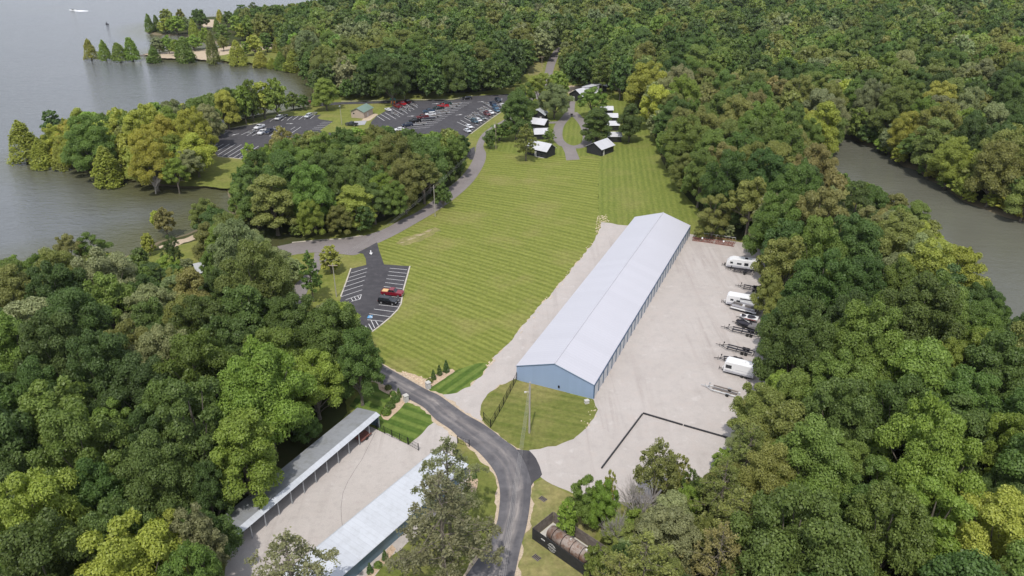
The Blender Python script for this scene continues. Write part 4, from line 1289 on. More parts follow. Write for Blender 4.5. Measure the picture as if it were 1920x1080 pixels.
def person(loc, rz, label):
    me = bpy.data.meshes.new('person'); bm = bmesh.new()
    J = [(0, 0, .95), (0, 0, 1.2), (.05, 0, 1.5), (.12, 0, 1.72), (.05, .22, 1.45), (.3, .28, 1.2), (.5, .2, 1.15), (.05, -.22, 1.45), (.3, -.28, 1.2), (.5, -.2, 1.15), (.1, .14, .5), (0, .18, .05), (.1, -.14, .5), (0, -.18, .05)]
    Rr = [.16, .15, .12, .11, .07, .05, .04, .07, .05, .04, .09, .06, .09, .06]
    vs = [bm.verts.new(j) for j in J]
    for a, b in ((0, 1), (1, 2), (2, 3), (2, 4), (4, 5), (5, 6), (2, 7), (7, 8), (8, 9), (0, 10), (10, 11), (0, 12), (12, 13)): bm.edges.new((vs[a], vs[b]))
    bm.to_mesh(me); bm.free()
    o = bpy.data.objects.new('person', me); COL.objects.link(o)
    md = o.modifiers.new('skin', 'SKIN')
    for i, r_ in enumerate(Rr): me.skin_vertices[0].data[i].radius = (r_, r_)
    me.skin_vertices[0].data[0].use_root = True
    o.modifiers.new('sub', 'SUBSURF').levels = 1
    me.materials.append(M['cover']); o.location = loc; o.rotation_euler = (0, 0, rz)
    return tag(o, label, 'person')
person((c.x, c.y, ZW + .55), 2.6, 'person in dark clothing standing on the jet ski')
c = P(274, 104.5, ZW); r = empty('floating_dock', (c.x, c.y, ZW), .1, label='low dark floating dock at the tip of the sand spit', cat='dock')
MB().box((0, 0, .3), (9, 2.2, .35)).build('deck', M['grey_wood'], r)
for k in (-1, 1): MB().tube((k * 4, 0, -1), (k * 4, 0, 1.3), .12, n=6).build('pile', M['metal'], r)

# ------------------------------------------------------------------ vehicles
def wheels(r, xs, w, rad=.37, tw=.24):
    for x in xs:
        for s in (-1, 1):
            t = MB().tube((x, s * (w / 2 - tw), rad), (x, s * (w / 2 + .01), rad), rad, n=16).build('wheel', M['tyre'], r)
            MB().tube((x, s * (w / 2), rad), (x, s * (w / 2 + .03), rad), rad * .6, n=10).build('rim', M['rim'], t)


def greenhouse(prof_lo, prof_hi, w0, w1, z0, z1):
    x0, x1 = prof_lo; x2, x3 = prof_hi
    return [(x0, -w0, z0), (x1, -w0, z0), (x1, w0, z0), (x0, w0, z0), (x2, -w1, z1), (x3, -w1, z1), (x3, w1, z1), (x2, w1, z1)]


BOXF = [(3, 2, 1, 0), (4, 5, 6, 7), (0, 1, 5, 4), (1, 2, 6, 5), (2, 3, 7, 6), (3, 0, 4, 7)]


def make_vehicle(kind):
    """nose at +x"""
    r = empty({'pickup': 'pickup_truck', 'suv': 'suv', 'sedan': 'parked_car'}[kind])
    if kind == 'pickup':
        L, w = 5.8, 2.0
        prof = [(-2.85, .45), (-2.2, .38), (-1.35, .38), (1.25, .38), (2.3, .40), (2.85, .50), (2.88, .95), (2.65, 1.12), (1.25, 1.22), (-.95, 1.20), (-.95, .75), (-2.75, .75), (-2.88, .8)]
        MB().prism([(-2.88, .5), (-2.4, .36), (2.4, .36), (2.88, .5), (2.88, .98), (2.6, 1.12), (1.2, 1.2), (-.85, 1.2), (-.85, .72), (-2.88, .72)], -w / 2, w / 2).build('body', M['paint'], r, bevel=.06)
        mb = MB()
        for s in (-1, 1): mb.box((-1.87, s * (w / 2 - .07), .98), (2.0, .13, .5))
        mb.box((-2.83, 0, .98), (.1, w - .28, .5)); mb.build('bed_side', M['paint'], r, bevel=.03)
        MB().box((-1.85, 0, .735), (1.9, w - .3, .03)).build('bed_floor', M['blackm'], r)
        gh = ((-.85, 1.25), (-.65, .55)); zt = 1.86
        wx = (-1.85, 1.85)
    elif kind == 'suv':
        L, w = 5.0, 1.95
        MB().prism([(-2.45, .5), (-2.2, .34), (2.1, .34), (2.45, .5), (2.45, .9), (2.2, 1.05), (1.15, 1.15), (-2.42, 1.15)], -w / 2, w / 2).build('body', M['paint'], r, bevel=.07)
        gh = ((-2.38, 1.2), (-2.1, .55)); zt = 1.75
        wx = (-1.5, 1.55)
    else:
        L, w = 4.7, 1.82
        MB().prism([(-2.3, .5), (-2.0, .3), (2.0, .3), (2.32, .45), (2.3, .75), (2.0, .88), (1.0, .97), (-1.7, 1.0), (-2.28, .9)], -w / 2, w / 2).build('body', M['paint'], r, bevel=.07)
        gh = ((-1.75, 1.1), (-1.15, .35)); zt = 1.42
        wx = (-1.4, 1.45)
    zb = {'pickup': 1.19, 'suv': 1.14, 'sedan': .96}[kind]
    (a, b), (c_, d) = gh
    MB().add(greenhouse((a, b), (c_, d), w / 2 - .08, w / 2 - .26, zb, zt - .05), BOXF).build('window_glass', M['glass'], r)
    MB().add(greenhouse((c_ - .06, d + .06), (c_ + .05, d - .05), w / 2 - .22, w / 2 - .30, zt - .07, zt), BOXF).build('roof_panel', M['paint'], r)
    mb = MB()
    for s in (-1, 1):
        for (xa, xb) in ((a, c_), (b, d), ((a + b) / 2 - .1, (c_ + d) / 2)):
            mb.tube((xa, s * (w / 2 - .07), zb), (xb, s * (w / 2 - .25), zt - .04), .045, n=4)
    mb.build('pillar', M['paint'], r)
    wheels(r, wx, w)
    for s in (-1, 1):
        MB().box((L / 2 - .07, s * (w / 2 - .25), .78), (.12, .36, .16)).build('headlight', M['lamp'], r)
        MB().box((-L / 2 + .06, s * (w / 2 - .14), .85), (.1, .14, .26)).build('tail_light', M['rtail'], r)
    MB().box((L / 2 - .02, 0, .5), (.08, w - .3, .16)).build('bumper', M['rim'] if kind == 'pickup' else M['blackm'], r)
    return r


PROTO = {}
def vehicle(kind, a, b, col, label, z=0.):
    """a: rear, b: front, both points of the photo at wheel height"""
    A, B = P(*a), P(*b)
    if kind in PROTO:
        r = copy_tree(PROTO[kind])
        for k_ in ('label', 'category', 'group'):
            if k_ in r: del r[k_]
    else:
        r = PROTO[kind] = make_vehicle(kind)
    r.location = (*((A + B) / 2)[:2], .078)
    r.rotation_euler = (0, 0, math.atan2(B.y - A.y, B.x - A.x))
    for ch in KIDS[r.name]:
        ch.color = (*col, 1)
    return tag(r, label, {'pickup': 'pickup truck', 'suv': 'suv', 'sedan': 'car'}[kind], 'vehicles parked in the lots')


def z4(x, y): return (640 + x / 6, 160 + y / 6)
def z3(x, y): return (360 + x / 6, 160 + y / 6)
red, dred, white, blk, navy, blue, grey, silver, maroon = (.42, .012, .02), (.20, .008, .014), (.72, .72, .74), (.008, .008, .010), (.012, .02, .05), (.03, .09, .18), (.07, .075, .08), (.32, .34, .37), (.13, .03, .035)
v = vehicle('pickup', (717.5, 551.5), (755, 555.5), (.20, .008, .02), 'dark red pickup with tan cargo in its bed, in the near parking lot')
near_truck = v
vehicle('suv', (712, 566.5), (744, 571), blk, 'black suv parked beside the dark red pickup in the near lot')
vehicle('suv', z4(1462, 156), z4(1365, 162), blk, 'black suv driving alone along the top edge of the main lot')
vehicle('pickup', z4(782, 216), z4(712, 182), (.05, .008, .012), 'dark maroon pickup farthest back of the three trucks by the lot entrance')
vehicle('pickup', z4(728, 240), z4(650, 203), red, 'bright red pickup in the middle of the three trucks by the lot entrance')
vehicle('pickup', z4(672, 270), z4(592, 233), dred, 'dark red pickup nearest of the three trucks by the lot entrance')
vehicle('sedan', z4(560, 303), z4(497, 273), white, 'white car alone above the three empty bays by the restroom')
vehicle('pickup', z4(1198, 247), z4(1090, 254), red, 'bright red pickup near the top of the middle row')
vehicle('pickup', z4(1225, 224), z4(1130, 231), (.01, .04, .035), 'dark green pickup just behind the bright red one in the middle row')
vehicle('pickup', z4(1145, 272), z4(1040, 281), (.012, .025, .025), 'black green pickup between the red and blue trucks of the middle row')
vehicle('pickup', z4(1040, 302), z4(930, 313), (.04, .07, .12), 'slate blue pickup just above the white suv in the middle row')
vehicle('suv', z4(1058, 336), z4(950, 348), white, 'white suv in the middle row beside the maroon pickup')
vehicle('pickup', z4(962, 368), z4(865, 378), maroon, 'faded maroon pickup in the middle row left of the white suv')
vehicle('pickup', z4(885, 412), z4(770, 423), blk, 'black pickup with a covered boat behind it in the middle row')
vehicle('suv', z4(795, 458), z4(695, 468), navy, 'navy suv lowest but one in the middle row by the trees')
vehicle('sedan', z4(690, 505), z4(620, 515), white, 'white car half under the trees at the bottom of the middle row')
vehicle('pickup', z4(170, 458), z4(65, 450), (.03, .035, .04), 'dark grey pickup below the green roofed restroom')
rv = [('suv', 1765, 178, (.02, .03, .05), 'dark suv at the far top of the right row'), ('sedan', 1812, 232, white, 'white car at the far right end of the right row beside the lamp post'),
      ('pickup', 1705, 218, navy, 'navy pickup behind the pair of blue cars in the right row'), ('suv', 1735, 262, (.05, .11, .19), 'mid blue suv, upper of the pair of blue cars in the right row'),
      ('sedan', 1750, 292, (.07, .14, .22), 'pale blue car, lower of the pair of blue cars in the right row'), ('sedan', 1682, 315, white, 'white car between the blue and maroon cars of the right row'),
      ('suv', 1640, 332, maroon, 'faded maroon suv in the middle of the right row'), ('sedan', 1588, 380, (.11, .13, .13), 'grey green car in the right row beside the empty long bay'),
      ('sedan', 1545, 400, white, 'white car between grey and dark blue cars of the right row'), ('suv', 1500, 416, (.03, .07, .10), 'dark blue suv in the lower right row'),
      ('sedan', 1437, 474, white, 'white car just below the long empty bay at the low end of the right row'), ('sedan', 1418, 520, (.55, .56, .6), 'silver car lowest of the right row by the tree edge')]
for kd, x, y, c_, lb in rv: vehicle(kd, z4(x - 38, y - 14), z4(x + 38, y + 26), c_, lb)
vehicle('suv', z3(1000, 368), z3(950, 400), white, 'white suv at the left end of the top row of the west lot')
vehicle('suv', z3(1335, 348), z3(1285, 376), (.5, .52, .55), 'silver suv at the right end of the top row of the west lot')
vehicle('pickup', z3(800, 470), z3(722, 502), white, 'white pickup alone at the left of the west lot middle row')
vehicle('pickup', z3(828, 525), z3(758, 566), white, 'white pickup beside the black one in the west lot')
vehicle('pickup', z3(905, 512), z3(835, 560), navy, 'black pickup with a trailer in the west lot middle row')
vehicle('sedan', z3(1345, 205), z3(1300, 215), dred, 'dark red car by the shore between two trees')


MB().box((-1.85, 0, 1.02), (1.75, 1.5, .5), taper=.85).build('cargo', M['plywood'], near_truck)


def trailer_frame(r, L=6.2, w=1.9, mat='blackm', axles=1, bunks=True, post=True):
    """tongue at -x"""
    f = MB()
    for s in (-1, 1):
        f.path([(-L * .5 + .2, 0, .5), (-L * .28, s * w * .42, .5), (L * .5, s * w * .42, .5)], .085, n=4)
    for x in (-L * .25, 0, L * .25, L * .48): f.tube((x, -w * .42, .5), (x, w * .42, .5), .075, n=4)
    f.tube((-L * .5 - .9, 0, .5), (-L * .5 + .3, 0, .5), .07, n=5)
    f.build('frame', M[mat], r)
    if bunks:
        for s in (-1, 1): MB().box((L * .08, s * w * .28, .78), (L * .72, .26, .16)).build('bunk', M['cover'] if mat == 'blackm' else M['grey_wood'], r)
    if post:
        q = MB(); q.tube((-L * .42, 0, .5), (-L * .36, 0, 1.55), .05, n=5); q.box((-L * .38, 0, 1.4), (.25, .3, .22)); q.tube((-L * .5, 0, .0), (-L * .5, 0, 1.05), .045, n=5); q.build('winch_post', M[mat], r)
    for i in range(axles):
        x = L * .18 + i * .85
        for s in (-1, 1):
            MB().tube((x, s * (w / 2 - .02), .34), (x, s * (w / 2 + .2), .34), .34, n=14).build('wheel', M['tyre'], r)
            MB().box((x, s * (w / 2 + .09), .74), (.85, .26, .06)).build('fender', M[mat], r)


def place(name, tongue, tail, label, cat, group=None):
    A, B = P(*tongue), P(*tail)
    r = empty(name, (*((A + B) / 2)[:2], .055), math.atan2(B.y - A.y, B.x - A.x), label=label, cat=cat, group=group)
    return r, (B - A).length


TG = 'empty boat trailers along the right edge of the yard'
for a, b, w, mt, ax, lab in (((1365, 507), (1412, 516), 1.7, 'blackm', 1, 'thin empty trailer right under the rounded camper'), ((1384, 539), (1428, 547), 2.2, 'blackm', 2, 'short black trailer between the two upper campers'),
                             ((1358, 617), (1424, 632), 2.3, 'blackm', 2, 'long black trailer with double wheels below the covered boats'), ((1349, 650), (1414, 667), 2.1, 'blackm', 2, 'long black boat trailer with high bunks above the lowest camper'),
                             ((1322, 727), (1386, 745), 2.0, 'metal', 1, 'thin grey galvanised trailer half under the lowest overhanging tree')):
    r, L = place('boat_trailer', a, b, lab, 'trailer', TG)
    trailer_frame(r, L, w, mt, ax)
c = P(1346, 681); r = empty('boat_trailer', (c.x + 3.0, c.y + .8, .05), -.2, label='black trailer almost hidden behind the lowest camper', cat='trailer', group=TG); trailer_frame(r, 5.5, 1.6)


def camper(a, b, W_, H_, label, rounded=False, window=(), stripes=False, awning=False, roofbits=True):
    r, L = place('travel_trailer', a, b, label, 'camper', 'campers in the storage yard')
    zf = .55
    if rounded: prof = [(-L / 2 + .1, zf), (L / 2, zf), (L / 2, H_ - .15), (L / 2 - .3, H_), (-L / 2 + 1.6, H_), (-L / 2 + .7, H_ - .45), (-L / 2 + .15, H_ - 1.2), (-L / 2, zf + .6)]
    else: prof = [(-L / 2 + .05, zf), (L / 2, zf), (L / 2, H_ - .05), (L / 2 - .1, H_), (-L / 2 + .5, H_), (-L / 2 + .1, H_ - .35), (-L / 2, H_ - .9), (-L / 2, zf + .3)]
    MB().prism(prof, -W_ / 2, W_ / 2).build('body', M['gel'], r, bevel=.10)
    MB().box((0, 0, zf - .02), (L - .6, W_ - .25, .14)).build('chassis', M['blackm'], r)
    MB().box((0, -W_ / 2 - .005, zf + .32), (L - .5, .03, .5)).build('skirt', M['silver'], r)
    for (x, w, z, h) in window:
        MB().box((x * L, -W_ / 2 - .01, z), (w, .05, h)).build('window', M['glass'], r)
    if stripes:
        mb = MB(); pts = [(L * (.02 + .38 * math.cos(t)) + .6, -W_ / 2 - .02, 1.35 + .3 * math.sin(t)) for t in np.linspace(-2.6, 2.2, 18)]
        mb.path([tuple(p) for p in pts], .035, n=4); mb.build('stripe', M['silver'], r)
    if awning: MB().tube((-L * .1, -W_ / 2 - .08, H_ - .35), (L * .42, -W_ / 2 - .08, H_ - .35), .09, n=6).build('awning', M['blackm'], r)
    if roofbits:
        MB().box((L * .1, .1, H_ + .12), (.8, .7, .26), taper=.85).build('air_conditioner', M['blackm'] if rounded else M['gel'], r)
        MB().box((L * .33, 0, H_ + .05), (.5, .5, .12)).build('vent', M['silver'], r)
    mb = MB(); mb.path([(-L / 2, .5, .5), (-L / 2 - 1.1, 0, .5), (-L / 2, -.5, .5)], .05, n=4); mb.tube((-L / 2 - 1.1, 0, 0), (-L / 2 - 1.1, 0, .9), .05, n=5); mb.build('tongue', M['blackm'], r)
    for s in (-1, 1): MB().tube((-L / 2 - .35, s * .18, .5), (-L / 2 - .35, s * .18, .98), .16, n=8).build('gas_bottle', M['blackm'] if rounded else M['stone'], r)
    for x in (L * .14, L * .14 + .85):
        for s in (-1, 1): MB().tube((x, s * (W_ / 2 - .2), .36), (x, s * (W_ / 2 + .02), .36), .36, n=14).build('wheel', M['tyre'], r)
    return r


camper((1361, 499.5), (1421, 507.5), 2.45, 3.0, 'white travel trailer with rounded nose and silver sides, farthest up the yard', True, [(-.34, .75, 1.9, .55), (-.1, 1.2, 1.8, .5), (.12, 1.1, 1.85, .85), (.42, .7, 2.15, .4), (.42, .7, 1.6, .4)])
camper((1361, 569), (1424, 580), 2.45, 3.0, 'square white camper with an awning behind the pontoon boat', False, [(-.33, .75, 1.9, .5), (-.14, .9, 1.8, .5)], awning=True)
camper((1357.5, 695), (1413, 709), 2.45, 3.1, 'white camper with one dark window and curved grey stripe, nearest in the yard', False, [(-.34, 1.25, 2.0, .8)], True)
# pontoon boat
r, L = place('pontoon_boat', (1368, 577), (1420, 591), 'pontoon boat with pale tubes on a trailer in front of the square camper', 'boat')
L *= .95
for s in (-1, 1): MB().tube((-L / 2 + .3, s * .85, .85), (L / 2, s * .85, .85), .32, n=12).build('pontoon', M['gel'], r)
MB().box((0, 0, 1.2), (L - .3, 2.3, .1)).build('deck', M['grey_wood'], r)
mb = MB()
for s in (-1, 1): mb.box((.1, s * 1.12, 1.55), (L - 1., .05, .55))
mb.box((-L / 2 + .5, 0, 1.55), (.05, 2.2, .5)); mb.box((L / 2 - .4, 0, 1.55), (.05, 2.2, .5)); mb.build('railing', M['silver'], r)
for x, y, lx, ly in ((-L * .28, .6, 1.8, .6), (-L * .28, -.6, 1.4, .6), (L * .2, .6, 2., .6)): MB().box((x, y, 1.45), (lx, ly, .42)).build('seat', M['greycover'], r)
MB().box((0, -.5, 1.6), (.6, .7, .8), taper=.8).build('console', M['gel'], r)
trailer_frame(r, L, 2.0, 'blackm', 2, bunks=False)


def hull_boat(r, L, W_, mats, cover):
    """bow at -x: lofted hull"""
    st = [(-.5, .02, .95), (-.42, .45, .55), (-.25, .8, .42), (0, 1., .38), (.5, .95, .40)]
    vs = []
    for (x, w, zb) in st:
        hw = W_ / 2 * w
        vs += [(x * L, 0, zb), (x * L, -hw * .8, zb + .28), (x * L, -hw, 1.15), (x * L, hw, 1.15), (x * L, hw * .8, zb + .28)]
    fs = []
    for i in range(len(st) - 1):
        a, b = i * 5, i * 5 + 5
        for j in range(5): fs.append((a + j, a + (j + 1) % 5, b + (j + 1) % 5, b + j))
    fs.append(tuple(range(5))); fs.append(tuple(range(20, 25))[::-1])
    MB().add(vs, fs).build('hull', mats, r, smooth=False)
    for (x0, x1, w) in cover:
        vs2 = []
        for t in np.linspace(0, 1, 5):
            x = (x0 + (x1 - x0) * t) * L
            hw = W_ / 2 * w * (math.sin(math.pi * min(1, .18 + t * .9)) ** .5 if True else 1)
            h = 1.17 + .22 * math.sin(math.pi * t)
            vs2 += [(x, -hw, 1.16), (x, 0, h), (x, hw, 1.16)]
        f2 = []
        for i in range(4):
            a = i * 3
            f2 += [(a, a + 1, a + 4, a + 3), (a + 1, a + 2, a + 5, a + 4)]
        MB().add(vs2, f2).build('cockpit_cover', M['cover'], r)


r, L = place('bowrider_boat', (1386, 598), (1420, 605), 'white boat with two black cockpit covers and a red stripe on a trailer', 'boat')
hull_boat(r, L * 1.0, 2.2, M['gel'], [(-.4, -.12, .7), (-.08, .42, .85)])
MB().box((.5, -1.06, .95), (L * .6, .03, .12)).build('stripe', M['redstripe'], r)
trailer_frame(r, L * .95, 1.9, 'blackm', 1, bunks=False)
r, L = place('covered_boat', (1379, 608), (1405, 615.5), 'small boat under a dark peaked canvas with white top edge, beside the long black trailer', 'boat')
hull_boat(r, L, 2.0, M['cover'], [(-.3, .45, .85)])
mb = MB(); mb.add([(-L * .45, .2, 1.25), (0, .25, 1.75), (L * .4, .25, 1.3), (L * .4, .8, 1.18), (0, .85, 1.3), (-L * .45, .5, 1.18)], [(0, 1, 4, 5), (1, 2, 3, 4)]); mb.build('canvas_top', M['gel'], r)
trailer_frame(r, L, 1.7, 'blackm', 1, bunks=False)
r, L = place('covered_boat', (1404, 616), (1432, 626), 'boat under a plain grey tarpaulin at the edge of the woods', 'boat')
MB().prism([(-L / 2, .8), (L / 2, .7), (L / 2, 1.4), (0, 1.75), (-L / 2, 1.15)], -1.15, 1.15).build('tarpaulin', M['greycover'], r, bevel=.2)
trailer_frame(r, L, 1.8, 'blackm', 1, bunks=False)
# empty trailers still hitched behind trucks in the far lots, some with boats
HG = 'boat trailers hitched behind the parked trucks'
rt = None
def hitched(a, b, label, boat=None):
    global rt
    A, B = P(*a), P(*b)
    if rt is None:
        rt = empty('hitched_trailer'); trailer_frame(rt, 6., 2.0, 'metal', 1)
        r = rt
    else:
        r = copy_tree(rt)
    r.location = (*((A + B) / 2)[:2], .075); r.rotation_euler = (0, 0, math.atan2(B.y - A.y, B.x - A.x)); r.scale = (1.0, 1.0, 1.0)
    tag(r, label, 'trailer', HG)
for i, (x, y, lb) in enumerate(((1290, 216, 'behind the dark green pickup'), (1265, 240, 'behind the bright red pickup'), (1215, 265, 'behind the black green pickup'), (1150, 318, 'behind the white suv'), (1120, 296, 'behind the slate blue pickup'), (1050, 358, 'behind the faded maroon pickup'), (890, 448, 'behind the navy suv'))):
    hitched(z4(x - 50, y + 4), z4(x + 55, y - 6), 'empty grey trailer ' + lb + ' of the middle row')
for x, y, lb in ((690, 288, 'dark red pickup by the lot entrance'), (755, 262, 'bright red pickup by the lot entrance'), (815, 232, 'dark maroon pickup by the lot entrance'), (600, 330, 'white car near the restroom')):
    hitched(z4(x - 38, y - 18), z4(x + 40, y + 20), 'empty grey trailer behind the ' + lb)
for x, y, lb in ((1440, 375, 'behind the dark blue suv of the right row'), (1488, 362, 'behind the white car beside the dark blue suv'), (1520, 335, 'behind the grey green car of the right row'), (1575, 292, 'behind the maroon suv of the right row'), (1618, 275, 'behind the white car beside the maroon suv'), (1640, 222, 'behind the navy pickup of the right row')):
    hitched(z4(x + 38, y + 18), z4(x - 40, y - 20), 'empty grey trailer ' + lb)
hitched(z3(925, 505), z3(985, 475), 'empty grey trailer behind the black pickup of the west lot'); hitched(z3(1005, 366), z3(1052, 345), 'empty grey trailer behind the white suv of the west lot'); hitched(z3(1345, 345), z3(1385, 322), 'empty grey trailer behind the silver suv of the west lot')
hitched(z3(700, 512), z3(655, 548), 'empty grey trailer below the lone white pickup of the west lot')
A, B = P(*z4(920, 400)), P(*z4(1040, 390))
r = empty('covered_boat', (*((A + B) / 2)[:2], .08), math.atan2(B.y - A.y, B.x - A.x), label='long black covered boat on a trailer behind the black pickup', cat='boat')
hull_boat(r, 6.5, 2.2, M['cover'], [(-.4, .45, .9)]); trailer_frame(r, 6.5, 2., 'metal', 1, bunks=False)
c = P(*z4(583, 207)); r = empty('lifeguard_tent', (c.x, c.y, .08), .2, label='small teal canopy with orange sides beside the three trucks', cat='canopy')
mb = MB()
for x in (-1.2, 1.2):
    for y in (-1.2, 1.2): mb.tube((x, y, 0), (x, y, 2.2), .04, n=4)
mb.build('frame', M['metal'], r); MB().add([(-1.5, -1.5, 2.2), (1.5, -1.5, 2.2), (1.5, 1.5, 2.2), (-1.5, 1.5, 2.2), (0, 0, 3.1)], [(0, 1, 4), (1, 2, 4), (2, 3, 4), (3, 0, 4), (3, 2, 1, 0)]).build('canopy', M['teal'], r)
MB().box((0, -1.2, .9), (2.0, .06, 1.2)).build('banner', M['orange'], r)
# ------------------------------------------------------------------ trees
def leaf_faces(c, nrm, size, rs, elong=1.35):
    """quads at centres c facing nrm"""
    n = len(c)
    nrm = nrm / (np.linalg.norm(nrm, axis=1, keepdims=True) + 1e-9)
    a = rs.normal(size=(n, 3))
    u = np.cross(nrm, a); u /= (np.linalg.norm(u, axis=1, keepdims=True) + 1e-9)
    v = np.cross(nrm, u)
    s = size[:, None]
    j = lambda: rs.uniform(.7, 1.15, (n, 1))
    q = np.stack([c - u * s * elong * j(), c - v * s * j() + nrm * s * rs.uniform(-.25, .25, (n, 1)), c + u * s * elong * j(), c + v * s * j() + nrm * s * rs.uniform(-.25, .25, (n, 1))], 1)
    return q.reshape(-1, 3)


def leaf_mesh(name, verts, lv):
    n = len(verts) // 4
    me = bpy.data.meshes.new(name)
    me.vertices.add(n * 4); me.vertices.foreach_set('co', verts.astype(np.float32).ravel())
    me.loops.add(n * 4); me.loops.foreach_set('vertex_index', np.arange(n * 4, dtype=np.int32))
    me.polygons.add(n); me.polygons.foreach_set('loop_start', np.arange(0, n * 4, 4, dtype=np.int32)); me.polygons.foreach_set('loop_total', np.full(n, 4, dtype=np.int32))
    me.update()
    at = me.attributes.new('leafv', 'FLOAT', 'FACE'); at.data.foreach_set('value', np.clip(lv, 0, 1).astype(np.float32))
    me.materials.append(M['leaf'])
    return me


def dirs(rs, n):
    d = rs.normal(size=(n, 3))
    return d / np.linalg.norm(d, axis=1, keepdims=True)


def crown_round(seed, H, Rr, nleaf, ls, base=.12, peak=1.0, nl=34, lob=(.18, .38), flat=1.):
    """billowing crown: many boughs of foliage on the outside of a dome"""
    rs = np.random.RandomState(seed)
    zb = H * base; hh = (H - zb)
    C, RR = [], []
    # boughs laid over the dome and filling it
    for i in range(nl):
        t = (i + .5) / nl
        zz = 1 - t * 1.55
        rad = math.sqrt(max(0, 1 - zz * zz)) if zz > 0 else (1 - .25 * zz * zz)
        a = i * 2.39996 + rs.uniform(-.5, .5)
        k = rs.uniform(.55, 1.0)
        r_ = Rr * rs.uniform(*lob) * (1.0 - .15 * max(0, zz))
        C.append((Rr * rad * k * math.cos(a), Rr * rad * k * math.sin(a), zb + hh * .42 + zz * hh * .50 * peak * flat * rs.uniform(.78, 1.08) - r_ * .4))
        RR.append(r_)
    for i in range(5):
        C.append((rs.uniform(-.3, .3) * Rr, rs.uniform(-.3, .3) * Rr, zb + hh * rs.uniform(.3, .6))); RR.append(Rr * .42)
    C = np.array(C); RR = np.array(RR)
    w = RR ** 2; w = w / w.sum()
    idx = rs.choice(len(C), nleaf, p=w)
    d = dirs(rs, nleaf)
    d[:, 2] = np.where(d[:, 2] < -.25, -d[:, 2] * .8, d[:, 2])
    # small tufts make each bough knobbly
    kn = dirs(rs, 90)
    tuft = (d @ kn.T).max(1)
    rr = RR[idx] * (rs.uniform(.70, 1.02, nleaf) + .22 * (tuft - .85) / .15 * rs.uniform(.2, 1, nleaf) * .6)
    p = C[idx] + d * rr[:, None] * np.array([1, 1, .82])
    keep = np.ones(nleaf, bool)
    for k in range(len(C)):
        q = (p - C[k]) / np.array([1, 1, .82])
        keep &= ~((np.linalg.norm(q, axis=1) < RR[k] * .62) & (idx != k))
    p, d, idx = p[keep], d[keep], idx[keep]
    nrm = d * .95 + rs.normal(size=d.shape) * .50 + np.array([0, 0, .35])
    lobev = rs.uniform(.3, .7, len(C))
    lv = lobev[idx] * .5 + rs.beta(2, 2, len(p)) * .55
    V = leaf_faces(p, nrm, rs.uniform(.6, 1.25, len(p)) * ls, rs)
    # stray sprays inside keep the crown from being see-through
    m = int(nleaf * .16)
    pi = C[rs.choice(len(C), m)] + dirs(rs, m) * (RR.mean() * rs.uniform(.1, .7, (m, 1)))
    V2 = leaf_faces(pi, dirs(rs, m) + np.array([0, 0, .6]), np.full(m, ls * 1.7), rs)
    V = np.concatenate([V, V2])
    q = np.percentile(np.hypot(V[:, 0], V[:, 1]), 98)
    V[:, :2] *= Rr / q
    C[:, :2] *= Rr / q
    top = np.percentile(V[:, 2], 99.7)
    V[:, 2] *= H / top
    return V, np.concatenate([lv, np.full(m, .4)]), C, RR


def crown_cone(seed, H, Rr, nleaf, ls, base=.06, power=.75):
    """cypress: narrow dome of feathery layered sprays"""
    rs = np.random.RandomState(seed)
    t = rs.power(1.4, nleaf); t = 1 - t          # 0 at base .. 1 top
    t = rs.beta(1.1, 1.5, nleaf)
    a = rs.uniform(0, 2 * math.pi, nleaf)
    nb = 46
    bt = np.sort(rs.uniform(0, 1, nb)); ba = rs.uniform(0, 2 * math.pi, nb); 
    prof = lambda t: Rr * np.clip((1 - t) ** power * (1 - .15 * np.exp(-t * 12)), .03, 1)
    bi = rs.randint(0, nb, nleaf)
    tb = bt[bi]
    L = prof(tb) * rs.uniform(.85, 1.12, nb)[bi]
    s = rs.beta(2.6, 1.1, nleaf)
    ang = ba[bi] + rs.normal(0, .26, nleaf)
    p = np.stack([np.cos(ang) * L * s, np.sin(ang) * L * s, H * (base + (1 - base) * tb) + rs.normal(0, .04, nleaf) * H - .05 * H * s], 1)
    p[:, 2] = np.clip(p[:, 2], H * base * .5, H * 1.02)
    m = nleaf // 4
    tt = rs.beta(1, 1.4, m); aa = rs.uniform(0, 2 * math.pi, m)
    p[:m] = np.stack([np.cos(aa) * prof(tt) * .8, np.sin(aa) * prof(tt) * .8, H * (base + (1 - base) * tt)], 1)
    d = p.copy(); d[:, 2] = 0; d /= (np.linalg.norm(d, axis=1, keepdims=True) + 1e-6)
    nrm = d * .5 + np.array([0, 0, .8]) + rs.normal(size=d.shape) * .5
    lv = rs.uniform(.3, .7, nb)[bi] * .5 + rs.beta(2, 2, nleaf) * .5
    return leaf_faces(p, nrm, rs.uniform(.6, 1.2, nleaf) * ls, rs), lv


